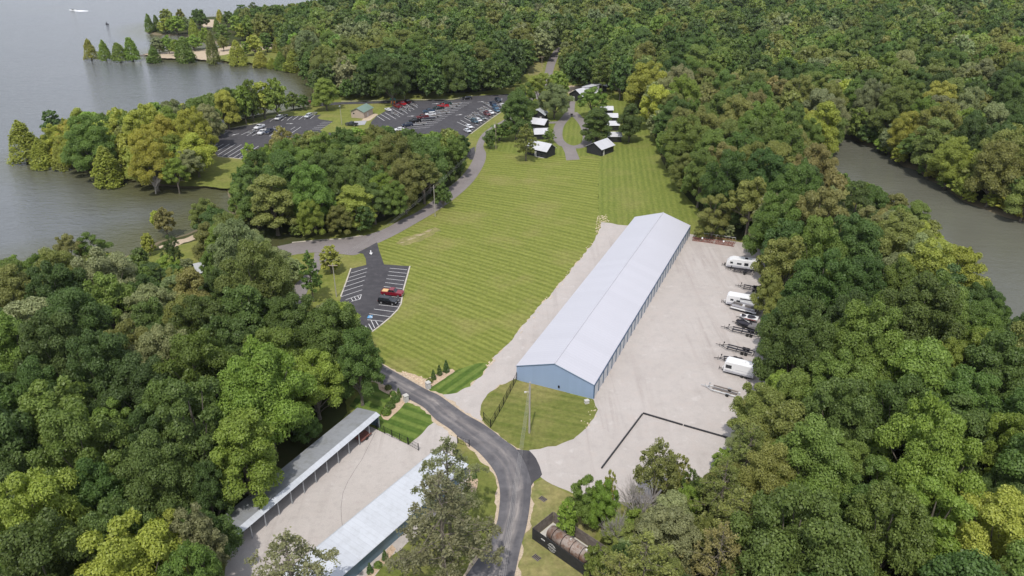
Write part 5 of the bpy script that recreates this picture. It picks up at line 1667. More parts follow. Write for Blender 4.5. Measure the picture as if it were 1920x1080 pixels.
def crown_pine(seed, H, Rr, nleaf, ls, base=.25, flat=False):
    """open conifer: separate boughs of needle tufts with gaps between"""
    rs = np.random.RandomState(seed)
    nb = 40
    bt = np.linspace(0, 1, nb) ** .9; ba = np.arange(nb) * 2.4 + rs.uniform(-.4, .4, nb)
    Lb = Rr * np.clip((1 - bt ** 2.4) * rs.uniform(.7, 1.1, nb) * (.75 + .25 * np.minimum(1, bt * 4)), .12, 1.1)
    bi = rs.choice(nb, nleaf, p=Lb / Lb.sum())
    s = rs.beta(2.2, .9, nleaf)
    # side twigs
    ntw = 9
    tw = rs.uniform(.25, 1, (nb, ntw)); tws = rs.choice([-1, 1], (nb, ntw))
    ti = rs.randint(0, ntw, nleaf)
    s0 = tw[bi, ti]; off = tws[bi, ti] * rs.uniform(0, 1, nleaf) * (.34 * Lb[bi]) * (1.15 - s0 * .7)
    s = s0 + abs(off) / (Lb[bi] + .1) * .4
    ca, sa = np.cos(ba[bi]), np.sin(ba[bi])
    x = ca * Lb[bi] * s - sa * off; y = sa * Lb[bi] * s + ca * off
    z = H * (base + (1 - base) * bt[bi]) + Lb[bi] * s * .10 - (Lb[bi] * s) ** 2 * .012 + rs.normal(0, .16, nleaf)
    p = np.stack([x, y, z], 1) + rs.normal(0, .13, (nleaf, 3))
    nrm = rs.normal(size=p.shape) * .7 + np.array([0, 0, .8])
    lv = rs.uniform(.25, .75, nb)[bi] * .5 + rs.beta(2, 2, nleaf) * .5
    br = [((0, 0, H * (base + (1 - base) * t_)), (math.cos(a_) * l_ * .95, math.sin(a_) * l_ * .95, H * (base + (1 - base) * t_) + l_ * .08), l_) for t_, a_, l_ in zip(bt, ba, Lb)]
    return leaf_faces(p, nrm, rs.uniform(.6, 1.2, nleaf) * ls, rs, 1.9), lv, br


def trunk_mesh(name, H, r, limbs, mat='bark', flare=1.5):
    mb = MB()
    mb.tube((0, 0, -.4), (0, 0, H * .06), r * flare, r * 1.05, 8, False)
    mb.tube((0, 0, H * .06), (r * .3, 0, H * .45), r * 1.05, r * .72, 8, False)
    mb.tube((r * .3, 0, H * .45), (0, r * .2, H * .82), r * .72, r * .2, 6, False)
    for (z0, q, rr) in limbs:
        a = Vector((0, 0, z0)); b = Vector(q); m = a.lerp(b, .5) + Vector((0, 0, (b - a).length * .06))
        mb.tube(a, m, rr, rr * .7, 5, False); mb.tube(m, b, rr * .7, rr * .25, 5, False)
    return mb.mesh(name, M[mat])


# species prototypes: (crown mesh, trunk mesh, height, radius)
def mk_round(seed, H, Rr, nleaf, ls, **k):
    V, lv, C, RR = crown_round(seed, H, Rr, nleaf, ls, **k)
    rs = random.Random(seed)
    order = rs.sample(range(len(C)), 12)
    zb = H * k.get('base', .12)
    limbs = [(zb * rs.uniform(.7, 1.5), tuple(C[i] * np.array([.95, .95, 1.])), .02 * H * .5) for i in order]
    return leaf_mesh('crown', V, lv), trunk_mesh('trunk', H, .020 * H, limbs), H, Rr


NEAR = [mk_round(11, 17, 6.0, 28750, 0.145), mk_round(12, 19, 6.6, 31250, 0.150, nl=44, lob=(.15, .34)), mk_round(13, 15, 5.6, 26250, 0.141, nl=30, lob=(.20, .42)), mk_round(14, 18, 5.2, 25000, 0.141, nl=38, base=.1, peak=1.12),
        mk_round(15, 16, 6.4, 28750, 0.132, nl=60, lob=(.12, .27)), mk_round(16, 14, 5.0, 23750, 0.158, nl=24, lob=(.24, .46), base=.1), mk_round(17, 17, 5.8, 16250, 0.158, nl=36, lob=(.14, .30), base=.25),
        mk_round(18, 20, 6.8, 32500, 0.141, nl=52, lob=(.14, .40), base=.15), mk_round(19, 16, 5.0, 23750, 0.132, nl=30, lob=(.16, .36), base=.05, peak=1.2), mk_round(20, 15, 5.4, 8500, 0.141, nl=46, lob=(.10, .24), base=.12)]
BIG = [mk_round(51, 20, 9.0, 46000, .150, nl=62, lob=(.12, .27)), mk_round(52, 20, 8.6, 44000, .155, nl=46, lob=(.14, .32), base=.15)]
FARP = [mk_round(21, 17, 6.0, 2600, .46), mk_round(22, 16, 5.4, 2300, .44, nl=26, lob=(.2, .42)), mk_round(23, 18, 6.2, 3000, .42, nl=44, lob=(.15, .32)), mk_round(24, 15, 5.6, 2300, .48, nl=24, lob=(.24, .46)), mk_round(25, 19, 5.4, 2500, .42, nl=34, base=.1, peak=1.1)]


def mk_cone(seed, H, Rr, n, ls, **k):
    V, lv = crown_cone(seed, H, Rr, n, ls, **k)
    return leaf_mesh('crown', V, lv), trunk_mesh('trunk', H, .02 * H, [], flare=2.2), H, Rr


CONES = [mk_cone(31, 14, 4.2, 6200, .24, power=.66), mk_cone(32, 16, 4.6, 6600, .24, power=.55), mk_cone(33, 12, 4.4, 5600, .26, power=.48)]


def mk_pine(seed, H, Rr, n, ls, **k):
    V, lv, br = crown_pine(seed, H, Rr, n, ls, **k)
    mb = MB()
    mb.tube((0, 0, -.4), (0, 0, H * .5), .017 * H, .012 * H, 8, False); mb.tube((0, 0, H * .5), (0, 0, H * .98), .012 * H, .04, 6, False)
    for a, b, l in br: mb.tube(a, b, .05 + .006 * l, .02, 4, False)
    return leaf_mesh('crown', V, lv), mb.mesh('trunk', M['bark']), H, Rr


PINES = [mk_pine(41, 18, 6.2, 8000, .10), mk_pine(42, 16, 5.4, 8200, .10), mk_pine(43, 18, 5.2, 5200, .20)]


def bare_mesh(seed, H, r0=.24, depth=5, spread=.55):
    rs = random.Random(seed); mb = MB()
    def go(p, d, L, r, k):
        q = p + d * L
        mb.tube(p, q, r, r * .68, 5 if k > 2 else 4, False)
        if k == 0: return
        for _ in range(3 if k > 1 else 2):
            nd = (d + Vector((rs.uniform(-1, 1), rs.uniform(-1, 1), rs.uniform(-.3, .7))) * spread).normalized()
            go(p.lerp(q, rs.uniform(.55, 1)), nd, L * rs.uniform(.6, .82), r * .62, k - 1)
    for s in range(4):
        go(Vector((0, 0, -.3)), Vector((rs.uniform(-.35, .35), rs.uniform(-.35, .35), 1)).normalized(), H * .30, r0 * rs.uniform(.6, 1), depth)
    return mb.mesh('branches', M['palebark'])


TINTS = {'dark green': (.074, .124, .032), 'deep green': (.094, .152, .036), 'mid green': (.130, .198, .042), 'bright green': (.176, .256, .046), 'yellow green': (.262, .312, .058), 'olive green': (.172, .208, .054),
         'silvery green': (.196, .238, .100), 'brownish green': (.205, .218, .072), 'golden green': (.32, .345, .058), 'grey olive': (.185, .205, .092)}
rs0 = np.random.RandomState(5)
ALLT = []       # every tree: dict


def jit(t):
    c = np.array(TINTS[t]) * rs0.uniform(.92, 1.32)
    return tuple(float(x) for x in c * rs0.uniform(.93, 1.07, 3) * np.array([1.07, 1.0, 1.06]))


def solve_h(b, top):
    hs = np.linspace(1, 34, 331)
    _, yy = proj(b.x, b.y, b.z + hs)
    return float(hs[np.argmin(abs(yy - top))])


def hand(kind, px, top, base, width, tint, label, water=False, name=None, group=None, **k):
    b = P(px, base, ZW if water else 0.)
    h = solve_h(b, top)
    d = b.y * math.cos(PIT) + (HC - h / 2) * math.sin(PIT)
    r = width / 2 * d / F * {'cone': 1.22, 'pine': 1.15}.get(kind, 1.)
    ALLT.append(dict(kind=kind, x=b.x, y=b.y, z=b.z, h=h, r=r, tint=tint, label=label, name=name, group=group, hand=True, px=px, py=(top + base) / 2, **k))


# --- trees that can be told apart in the photo
LG = 'cypresses standing in the lake off the sand spit'
for i, (px, t_, b_, w, tn, lab) in enumerate([(172, 73, 112, 25, 'yellow green', 'yellowish cypress in the lake, outermost of the row off the sand spit'), (199, 75, 113, 24, 'bright green', 'second cypress from the left in the lake row off the spit'),
        (226, 80, 115, 29, 'bright green', 'third cypress from the left in the lake row, broad and dense'), (250, 70, 114, 28, 'bright green', 'fourth cypress from the left in the lake row, tallest of the cluster'),
        (291, 86, 117, 29, 'mid green', 'green cypress standing alone in the water at the tip of the sand spit'), (349, 70, 117, 35, 'mid green', 'large green cypress in the water before the sand spit'),
        (402, 58, 120, 27, 'olive green', 'tall narrow cypress in the water halfway along the spit'), (448, 76, 123, 33, 'yellow green', 'bright cypress in the water where the spit meets the bay'),
        (490, 97, 126, 30, 'yellow green', 'short bright cypress on the bay shore right of the spit'), (552, 92, 134, 38, 'yellow green', 'broad bright cypress on the bay shore before the far forest'),
        (511, 108, 128, 24, 'yellow green', 'low yellowish cypress between two green ones on the bay shore'), (528, 98, 131, 26, 'bright green', 'light green cypress on the bay shore, third left of the far forest edge')]):
    hand('cone', px, t_, b_, w, tn, lab, water=True, name='cypress_tree', group=LG)
PG_ = 'trees on the far lake points'
for px, t_, b_, w, tn, kd in [(282, 26, 60, 18, 'mid green', 'cone'), (296, 28, 58, 14, 'mid green', 'cone'), (318, 17, 60, 28, 'olive green', 'round'), (311, 35, 63, 26, 'yellow green', 'round'), (333, 30, 65, 36, 'bright green', 'round'), (342, 17, 52, 18, 'olive green', 'round'),
        (365, 35, 69, 20, 'yellow green', 'cone'), (376, 17, 54, 36, 'deep green', 'round'), (352, 32, 62, 20, 'silvery green', 'round'), (300, 70, 101, 26, 'silvery green', 'round'), (318, 66, 101, 22, 'bright green', 'round'), (333, 74, 104, 24, 'bright green', 'round'), (365, 66, 95, 34, 'bright green', 'round'),
        (414, 18, 42, 15, 'yellow green', 'cone'), (430, 21, 50, 24, 'deep green', 'round'), (408, 34, 58, 16, 'mid green', 'cone'), (455, 9, 36, 26, 'deep green', 'round'), (388, 52, 88, 22, 'bright green', 'round'), (448, 30, 66, 34, 'bright green', 'round'), (420, 46, 86, 30, 'mid green', 'round'),
        (478, 4, 34, 20, 'deep green', 'round'), (500, 8, 32, 18, 'bright green', 'round'), (520, 9, 30, 24, 'bright green', 'round'), (480, 66, 104, 34, 'yellow green', 'round'), (521, 70, 98, 20, 'yellow green', 'cone'), (502, 62, 98, 28, 'deep green', 'round'), (462, 78, 105, 22, 'bright green', 'round'),
        (478, 30, 62, 30, 'bright green', 'round'), (455, 44, 76, 26, 'yellow green', 'round'), (500, 40, 72, 32, 'mid green', 'round'), (420, 66, 96, 20, 'olive green', 'round')]:
    hand(kd, px, t_, b_, w, tn, None, name='lakeshore_tree' if kd == 'round' else 'cypress_tree')
for px, t_, b_, w, tn, kd, wt, lab in [(54, 227, 303, 60, 'yellow green', 'cone', 1, 'large bright cypress standing in the lake, outermost of the left point'), (85, 258, 314, 43, 'yellow green', 'cone', 1, 'second cypress in the water at the tip of the left point'),
        (119, 263, 319, 32, 'yellow green', 'cone', 1, 'third cypress in the water, before the yellowish tree of the left point'), (108, 208, 264, 38, 'dark green', 'round', 1, 'dark tree standing in the lake behind the tip of the left point'),
        (158, 204, 262, 48, 'yellow green', 'round', 0, 'yellow green tree top at the lake edge behind the left point'), (133, 222, 280, 26, 'yellow green', 'cone', 0, 'small bright tree right beside the dark tree of the left point'), (160, 234, 320, 76, 'yellow green', 'round', 1, 'large yellow green tree on flooded ground with dark trunks, left point'),
        (208, 275, 346, 60, 'yellow green', 'cone', 1, 'bright rounded cypress standing in the water, middle of the left point shore'), (302, 252, 334, 74, 'yellow green', 'round', 0, 'large yellow green tree in front of the left point woods'),
        (374, 252, 332, 74, 'golden green', 'round', 0, 'big golden green tree at the left corner of the west parking lot'), (337, 296, 362, 50, 'bright green', 'round', 1, 'green tree leaning over the water below the golden tree'), (372, 235, 290, 44, 'yellow green', 'round', 0, 'pale topped tree just left of the west parking lot'),
        (250, 276, 330, 40, 'yellow green', 'round', 0, 'yellowish tree between the rounded cypress and the large yellow green tree'), (242, 238, 300, 40, 'brownish green', 'round', 0, 'brownish tree inside the left point woods'),
        (323, 192, 250, 50, 'olive green', 'round', 0, 'tall olive tree at the lake edge of the left point'), (285, 228, 290, 52, 'yellow green', 'round', 0, 'yellow topped tree in the heart of the left point woods')]:
    hand(kd, px, t_, b_, w, tn, lab, water=bool(wt), name='cypress_tree' if kd == 'cone' else 'lakeshore_tree', group='trees on the left point')
for px, t_, b_, w, tn, lab in [(430, 170, 242, 50, 'yellow green', 'tree with dark trunk leaning over the top left of the west parking lot'), (404, 176, 236, 44, 'mid green', 'round tree between the lake and the left end of the west lot'), (462, 160, 232, 40, 'bright green', 'green tree behind the white suv end of the west lot'), (476, 150, 228, 34, 'mid green', 'darker tree in the row along the lake behind the west lot'),
        (497, 155, 222, 44, 'yellow green', 'yellow green tree with a dark trunk above the white suv of the west lot'), (522, 147, 222, 46, 'bright green', 'tallest green tree in the row along the lake behind the west lot'), (551, 172, 207, 30, 'mid green', 'small spreading tree on the lake lawn, left of the pair'),
        (570, 178, 206, 26, 'deep green', 'small spreading tree on the lake lawn, right of the pair'), (613, 147, 207, 52, 'bright green', 'big light green tree with bare trunk between bay and west lot'), (592, 178, 200, 18, 'dark green', 'low dark tree beside the big light green tree by the bay'),
        (831, 344, 390, 34, 'deep green', 'dark round tree beside the park road bend'), (919, 245, 279, 26, 'deep green', 'small round topped tree between the park road and utility pole'), (936, 232, 264, 44, 'mid green', 'low bushy tree behind the utility pole with transformer'),
        (968, 172, 262, 60, 'deep green', 'tall dense green tree right of the lot corner'), (985, 155, 235, 50, 'mid green', 'tree behind the dense green tree right of the lot corner'), (1039, 158, 222, 66, 'silvery green', 'large silvery tree beside the back left cabin'), (1012, 138, 200, 60, 'bright green', 'light green tree between the forest road and silvery tree'),
        (1045, 134, 186, 44, 'bright green', 'light green tree just left of the lodge roof'), (1110, 165, 222, 54, 'bright green', 'tree with bright leaves right of the lodge'), (1117, 204, 272, 66, 'deep green', 'large dark tree on the right inside of the loop path'),
        (1179, 196, 266, 56, 'deep green', 'dark round tree alone on the lawn right of the small cabins'), (1212, 118, 214, 92, 'yellow green', 'huge yellow green tree at the forest edge behind the lawn'), (1225, 160, 246, 60, 'yellow green', 'lower yellow green tree before the huge yellow one'), (1162, 104, 188, 48, 'dark green', 'very dark tree left of the huge yellow green tree'),
        (1030, 240, 268, 24, 'mid green', 'thin small tree by the small cabins left of the loop'), (670, 350, 432, 70, 'yellow green', 'bright yellow green tree at the lower edge of the central woods'), (720, 325, 405, 60, 'bright green', 'bright spreading tree in the central woods near the road'),
        (476, 268, 335, 36, 'bright green', 'light green tree at the lower left edge of the west lot'), (533, 238, 300, 46, 'brownish green', 'brownish round tree rising before the west lot'), (622, 463, 512, 44, 'yellow green', 'yellowish tree between the road junction and slender pole'),
        (314, 390, 440, 38, 'brownish green', 'brown tinged tree on the sandy shore of the small bay'), (298, 396, 432, 22, 'yellow green', 'small yellowish tree left beside the brown tinged shore tree'), (390, 372, 440, 56, 'olive green', 'olive tree at the end of the small bay'),
        (183, 438, 505, 66, 'mid green', 'large round tree by the lower lake shore'), (140, 440, 512, 52, 'brownish green', 'brownish tree left of the large round shore tree'), (282, 438, 478, 28, 'yellow green', 'small yellow green tree by the sandy shore'), (262, 478, 530, 46, 'mid green', 'round tree on the shore grass below the small dark tree'), (322, 482, 540, 52, 'bright green', 'light green tree just left of the grey roofed shelter'), (400, 418, 500, 62, 'olive green', 'broad olive tree between the small bay and the grey roofed shelter'), (412, 470, 548, 58, 'mid green', 'green tree just right of the grey roofed shelter'),  (268, 465, 505, 34, 'deep green', 'small dark tree on the shore grass'), (330, 440, 505, 38, 'dark green', 'thin dark tree right of the small yellow shore tree'),
        (1450 - 38, 723, 850, 108, 'olive green', 'olive yellow tree overhanging the yard below the campers'), (1225, 828, 960, 96, 'brownish green', 'thin crowned tree with russet leaves against the yard gravel'), (1285, 880, 962, 56, 'deep green', 'small thin dark tree right of the russet tree'), (1262, 850, 950, 60, 'olive green', 'thin tree between the russet tree and the right woods'),
        (1095, 895, 985, 72, 'mid green', 'dark leafy tree at the yard corner above the tank enclosure'), (1062, 940, 1010, 40, 'bright green', 'light green bush tree at the back of the tank enclosure'), (1128, 905, 1000, 60, 'bright green', 'light green tree right of the dark leafy tree'), (1112, 1022, 1095, 44, 'olive green', 'small olive tree overlapping the right end of the tank enclosure'), (1140, 880, 960, 30, 'yellow green', 'yellowish sapling beside the dead tree'),
        (515, 650, 850, 190, 'bright green', 'very large light green tree over the left open carport'), (478, 780, 950, 130, 'bright green', 'bright green tree hanging over the middle of the carport roof'), (120, 890, 1100, 210, 'yellow green', 'large yellow green tree in the lower left corner'), (290, 985, 1180, 190, 'yellow green', 'pale yellow green tree at the bottom left edge'),
        (395, 960, 1120, 110, 'silvery green', 'silvery tree before the near end of the open carport'), (640, 575, 730, 140, 'mid green', 'large green tree overhanging the near parking lot'), (680, 620, 760, 90, 'deep green', 'dark tree where the entry road goes under the woods')]:
    hand('round', px, t_, b_, w, tn, lab, name='broadleaf_tree')
for px, t_, b_, w, tn, k_, lab in [(845, 822, 1010, 150, 'grey olive', 0, 'tall open pine in front of the pale carport roof, rear of the pair'), (836, 895, 1130, 196, 'grey olive', 1, 'big spreading olive pine beside the entry road, front of the pair'), (575, 1000, 1230, 215, 'grey olive', 0, 'pine top at the bottom edge before the pale carport'),
        (986, 233, 302, 44, 'olive green', 2, 'slender pine beside the long low cabin'), (1128, 90, 178, 48, 'olive green', 2, 'tall pine behind the pavilion'), (1195, 1000, 1180, 150, 'olive green', 1, 'olive conifer right of the tank enclosure'), (1150, 1040, 1190, 110, 'olive green', 0, 'olive conifer right of the far end of the tank enclosure'), (1340, 860, 1010, 110, 'olive green', 0, 'olive conifer at the yard corner of the right woods'),
        (1365, 920, 1090, 130, 'olive green', 1, 'olive conifer below the yard corner'), (1390, 800, 930, 110, 'olive green', 1, 'olive conifer between the yard and the right woods'), (1330, 985, 1150, 140, 'brownish green', 0, 'brownish conifer in the lower right woods'), (588, 472, 566, 44, 'deep green', 2, 'narrow dark conifer left of the slender pole')]:
    hand('pine', px, t_, b_, w, tn, lab, name='pine_tree', variant=k_)
for px, t_, b_, w, lab in [(1196, 862, 1000, 84, 'grey leafless tree between the leafy trees at the yard corner'), (1150, 935, 1040, 60, 'grey bare thicket tree behind the tank enclosure'), (292, 318, 362, 34, 'grey twiggy bush tree at the sandy edge of the left point'), (522, 455, 510, 30, 'pale branched thin tree left of the junction'), (500, 275, 305, 16, 'pale dead tree before the west parking lot'), (80, 530, 590, 50, 'pale dead branches showing in the left woods'), (1495, 80, 110, 16, 'grey dead tree in the far right forest')]:
    hand('bare', px, t_, b_, w, 'olive green', lab, name='bare_tree')

# --- the woods: crowns scattered on the ground so that they cover what the photo shows covered
M1 = [(430, 40), (440, 18), (470, 14), (500, 12), (560, 6), (606, -2), (625, -40), (2300, -40), (2300, 520), (1990, 450), (1922, 424), (1890, 417), (1850, 402), (1800, 382), (1765, 358), (1720, 330), (1690, 318), (1660, 294), (1600, 270), (1562, 256), (1547, 300), (1575, 325),
      (1592, 335), (1650, 350), (1695, 368), (1745, 388), (1750, 430), (1790, 448), (1830, 500), (1875, 545), (1930, 578), (2100, 680), (2300, 760), (2300, 1300), (1118, 1300), (1112, 1040), (1114, 968), (1120, 930), (1160, 900), (1300, 905),
      (1318, 880), (1345, 830), (1365, 788), (1390, 738), (1424, 715), (1423, 690), (1416, 640), (1424, 610), (1412, 560), (1418, 520), (1416, 490), (1430, 468), (1400, 450), (1378, 455), (1350, 440), (1335, 426), (1322, 412), (1300, 395), (1275, 370), (1258, 345), (1240, 325), (1225, 300),
      (1212, 270), (1215, 245), (1205, 230), (1190, 200), (1170, 192), (1145, 180), (1140, 160), (1120, 155), (1085, 158), (1062, 140), (1048, 120), (1044, 100), (1060, 82), (1045, 74), (1030, 88), (1018, 104), (1000, 100), (985, 120), (982, 140), (968, 158), (900, 171), (800, 175), (700, 176), (650, 179), (635, 170), (588, 168), (575, 148), (560, 138), (530, 127), (505, 118),
      (530, 88), (545, 80), (500, 70), (455, 62)]
M2 = [(422, 384), (425, 350), (445, 330), (455, 302), (470, 285), (520, 262), (560, 250), (600, 246), (660, 240), (690, 236), (750, 240), (800, 250), (850, 238), (872, 250), (882, 262), (883, 300), (874, 325), (845, 350), (830, 368), (800, 384), (770, 400), (720, 412), (690, 432), (640, 443), (560, 443), (510, 425), (480, 430), (430, 425)]
M3 = [(-250, 500), (-60, 482), (0, 486), (60, 476), (110, 462), (160, 470), (230, 470), (262, 492), (300, 500), (345, 490), (350, 462), (362, 440), (365, 410), (372, 392), (400, 376), (425, 400), (445, 430), (500, 442), (520, 462), (548, 480), (575, 490), (560, 520), (545, 540), (560, 570), (600, 565), (640, 574), (680, 585), (706, 622), (714, 655), (722, 690),
      (712, 718), (700, 742), (655, 775), (600, 830), (590, 870), (560, 880), (520, 930), (440, 955), (428, 960), (450, 1000), (440, 1050), (420, 1110), (420, 1300), (-250, 1300)]
M4 = [(62, 262), (95, 225), (140, 214), (180, 208), (250, 200), (300, 188), (330, 180), (355, 190), (375, 178), (400, 168), (450, 160), (480, 165), (480, 215), (440, 228), (420, 240), (392, 250), (388, 300), (372, 335), (300, 335), (240, 328), (190, 315), (90, 300)]
MASKS = [(M1, 'm1'), (M2, 'm2'), (M3, 'm3'), (M4, 'm4')]
OPEN = [[tuple(P(x, y)[:2]) for x, y in pl] for pl in (NEARLOT, MAINLOT, WESTLOT, GRAV2, GRAV3[:4] + [(1424, 474), (1430, 600), (1428, 700), (1385, 790), (1330, 890)] + GRAV3[9:], LAWN_PX, LAWNN_PX)]
OPEN.append([tuple(P(x, y)[:2]) for x, y in R1_L + R1_R[::-1]])
OPEN.append([tuple(P(x, y)[:2]) for x, y in [(819, 788), (768, 833), (706, 806), (650, 780), (592, 830), (428, 958), (425, 1130), (900, 1130), (990, 980), (985, 860)]])
OPEN.append([tuple(P(x, y)[:2]) for x, y in [(640, 640), (722, 687), (752, 704), (740, 733), (709, 716), (620, 668)]])
# tint zones of the woods: centre, reach (photo px), colours
ZONES = [((1840, 352, 170, 62), ['yellow green', 'bright green', 'golden green', 'yellow green', 'olive green']), ((1640, 240, 150, 70), ['silvery green', 'yellow green', 'olive green', 'mid green']), ((1690, 320, 70, 60), ['yellow green', 'olive green']), ((1600, 380, 180, 90), ['silvery green', 'mid green', 'brownish green', 'deep green']),
         ((1430, 250, 160, 90), ['olive green', 'mid green', 'brownish green', 'deep green']), ((1400, 560, 120, 90), ['brownish green', 'olive green', 'deep green', 'bright green']), ((1780, 470, 90, 70), ['olive green', 'silvery green', 'yellow green']), ((1450, 900, 150, 160), ['olive green', 'olive green', 'mid green']), ((1850, 1030, 120, 80), ['bright green', 'yellow green', 'mid green']),
         ((1650, 850, 250, 260), ['deep green', 'mid green', 'dark green', 'mid green', 'bright green']), ((1650, 600, 250, 150), ['deep green', 'mid green', 'silvery green', 'dark green', 'mid green']), ((120, 520, 160, 80), ['olive green', 'silvery green', 'mid green', 'brownish green', 'yellow green']), ((300, 600, 200, 110), ['olive green', 'deep green', 'dark green', 'brownish green', 'silvery green']),
         ((150, 800, 330, 170), ['dark green', 'deep green', 'dark green', 'mid green']), ((400, 950, 170, 120), ['deep green', 'bright green', 'dark green']), ((200, 1050, 250, 90), ['yellow green', 'bright green', 'deep green']), ((560, 720, 150, 130), ['bright green', 'mid green', 'deep green']), ((260, 250, 260, 80), ['yellow green', 'golden green', 'bright green', 'yellow green', 'silvery green']),
         ((650, 340, 240, 110), ['deep green', 'mid green', 'deep green', 'olive green', 'bright green']), ((800, 130, 300, 60), ['deep green', 'dark green', 'olive green', 'mid green'])]
BASET = ['mid green', 'deep green', 'olive green', 'mid green', 'deep green', 'dark green', 'olive green', 'silvery green', 'bright green', 'brownish green']


# small things that show through between the crowns
HOLES = [(1195, 925), (1180, 900), (1150, 960), (372, 506), (560, 548), (562, 530), (1348, 453), (1374, 460), (1078, 1010), (1092, 1030), (1404, 502), (1408, 575), (1402, 700), (1376, 740), (1350, 815)]


def scatter():
    rs = np.random.RandomState(77)
    cell = 7.0
    grid = {}
    def near(x, y, r, f):
        i, j = int(x // cell), int(y // cell)
        for a in range(i - 2, i + 3):
            for b in range(j - 2, j + 3):
                for (qx, qy, qr) in grid.get((a, b), ()):
                    if (qx - x) ** 2 + (qy - y) ** 2 < (f * (qr + r)) ** 2: return True
        return False
    def put(x, y, r): grid.setdefault((int(x // cell), int(y // cell)), []).append((x, y, r))
    for t in ALLT:
        if t['kind'] != 'bare': put(t['x'], t['y'], t['r'] * .8)
    out = []
    for (n, h0, h1, k0, k1, f) in ((9000, 18, 23.5, .30, .42, .62), (60000, 12, 19, .28, .46, .60), (60000, 9, 14, .28, .44, .58), (60000, 4, 9, .36, .5, .56)):
        # log-spaced distance so that near ground is tried as often as far
        yy = rs.uniform(60, 1010, n) if h0 < 9 else rs.uniform(60, 1010, n)
        xx = rs.uniform(-1, 1, n) * (yy * .78 + 90)
        h = rs.uniform(h0, h1, n); r = h * rs.uniform(k0, k1, n)
        cx, cy = proj(xx, yy, h * .55)
        tx, ty = proj(xx, yy, h * .97)
        lx, ly = proj(xx - r * .85, yy, h * .6); rx, ry = proj(xx + r * .85, yy, h * .6)
        bx, by = proj(xx, yy - r * .7, h * .30)
        gx, gy = proj(xx, yy, np.zeros(n))
        ok = np.zeros(n, bool); which = np.zeros(n, int)
        for mi, (m, _) in enumerate(MASKS):
            inn = inpoly(cx, cy, m) & inpoly(tx, ty, m) & inpoly(lx, ly, m) & inpoly(rx, ry, m) & inpoly(bx, by, m)
            which = np.where(inn & ~ok, mi, which); ok |= inn
        for pl in OPEN: ok &= ~inpoly(xx, yy, pl)
        for hx, hy in HOLES: ok &= ~((abs(cx - hx) < abs(rx - lx) * .66) & (hy > ty - 3) & (hy < by + 6))
        idx = np.nonzero(ok)[0]
        dw = water_d(xx[idx], yy[idx])
        lim = np.where(which[idx] == 3, -9., -1.5)
        idx = idx[dw > lim]
        for i in idx:
            if near(xx[i], yy[i], r[i], f): continue
            put(xx[i], yy[i], r[i])
            z = 0.
            out.append((xx[i], yy[i], h[i], r[i], cx[i], cy[i]))
    return out


SCAT = scatter()
zr = random.Random(3)
for (x, y, h, r, cx, cy) in SCAT:
    pal = BASET
    for (zx, zy, zw, zh), tl in ZONES:
        if ((cx - zx) / zw) ** 2 + ((cy - zy) / zh) ** 2 < 1 and zr.random() < .8: pal = tl; break
    # neighbouring trees tend to share a colour
    k = int((math.sin(x * .045 + 1.7 * math.sin(y * .031)) + math.cos(y * .05 + 2.1 * math.sin(x * .027)) + 2) * 1.7 + zr.random() * 2.4)
    tn = pal[k % len(pal)]
    ALLT.append(dict(kind='round', x=x, y=y, z=0. if water_d(np.array([x]), np.array([y]))[0] > 0 else ZW, h=h, r=r, tint=tn, label=None, name=None, group=None, hand=False, px=cx, py=cy))


# low bushes at the creek's far edge
cb = catmull([tuple(P(x, y, ZW)[:2]) for x, y in CREEK_PX[1:11]], False, 5.2)
for (x, y) in cb:
    x += zr.uniform(-1.5, 2.2); y += zr.uniform(-.5, 2.5)
    h = zr.uniform(3.5, 7.5); r = h * zr.uniform(.5, .62)
    cx, cy = proj(x, y, h * .5)
    if zr.random() < .85: ALLT.append(dict(kind='round', x=x, y=y, z=-.6, h=h, r=r, tint=zr.choice(['yellow green', 'bright green', 'golden green', 'mid green', 'yellow green']), label=None, name=None, group=None, hand=False, px=float(cx), py=float(cy)))


def tree_object(t, near):
    kind = t['kind']
    nm = t['name'] or 'forest_tree'
    root = empty(nm, (t['x'], t['y'], t['z']), zr.uniform(0, 6.28))
    if kind == 'round': pr = NEAR[9] if 'thin' in (t['label'] or '') or 'sapling' in (t['label'] or '') else BIG[int(t['px']) % 2] if t['r'] > 7.4 else (NEAR if near else FARP)[zr.randrange(9 if near else 5)]
    elif kind == 'cone': pr = CONES[zr.randrange(3)]
    elif kind == 'pine': pr = PINES[t.get('variant', 2)]
    sx, sz = t['r'] / pr[3], t['h'] / pr[2]
    tint = jit(t['tint'])
    for part, me in (('trunk', pr[1]), ('crown', pr[0])):
        o = bpy.data.objects.new(part, me); COL.objects.link(o); o.parent = root
        if part == 'crown': o['tint'] = tint
    e_ = zr.uniform(.9, 1.1)
    root.scale = (sx * e_, sx / e_, sz)
    return root


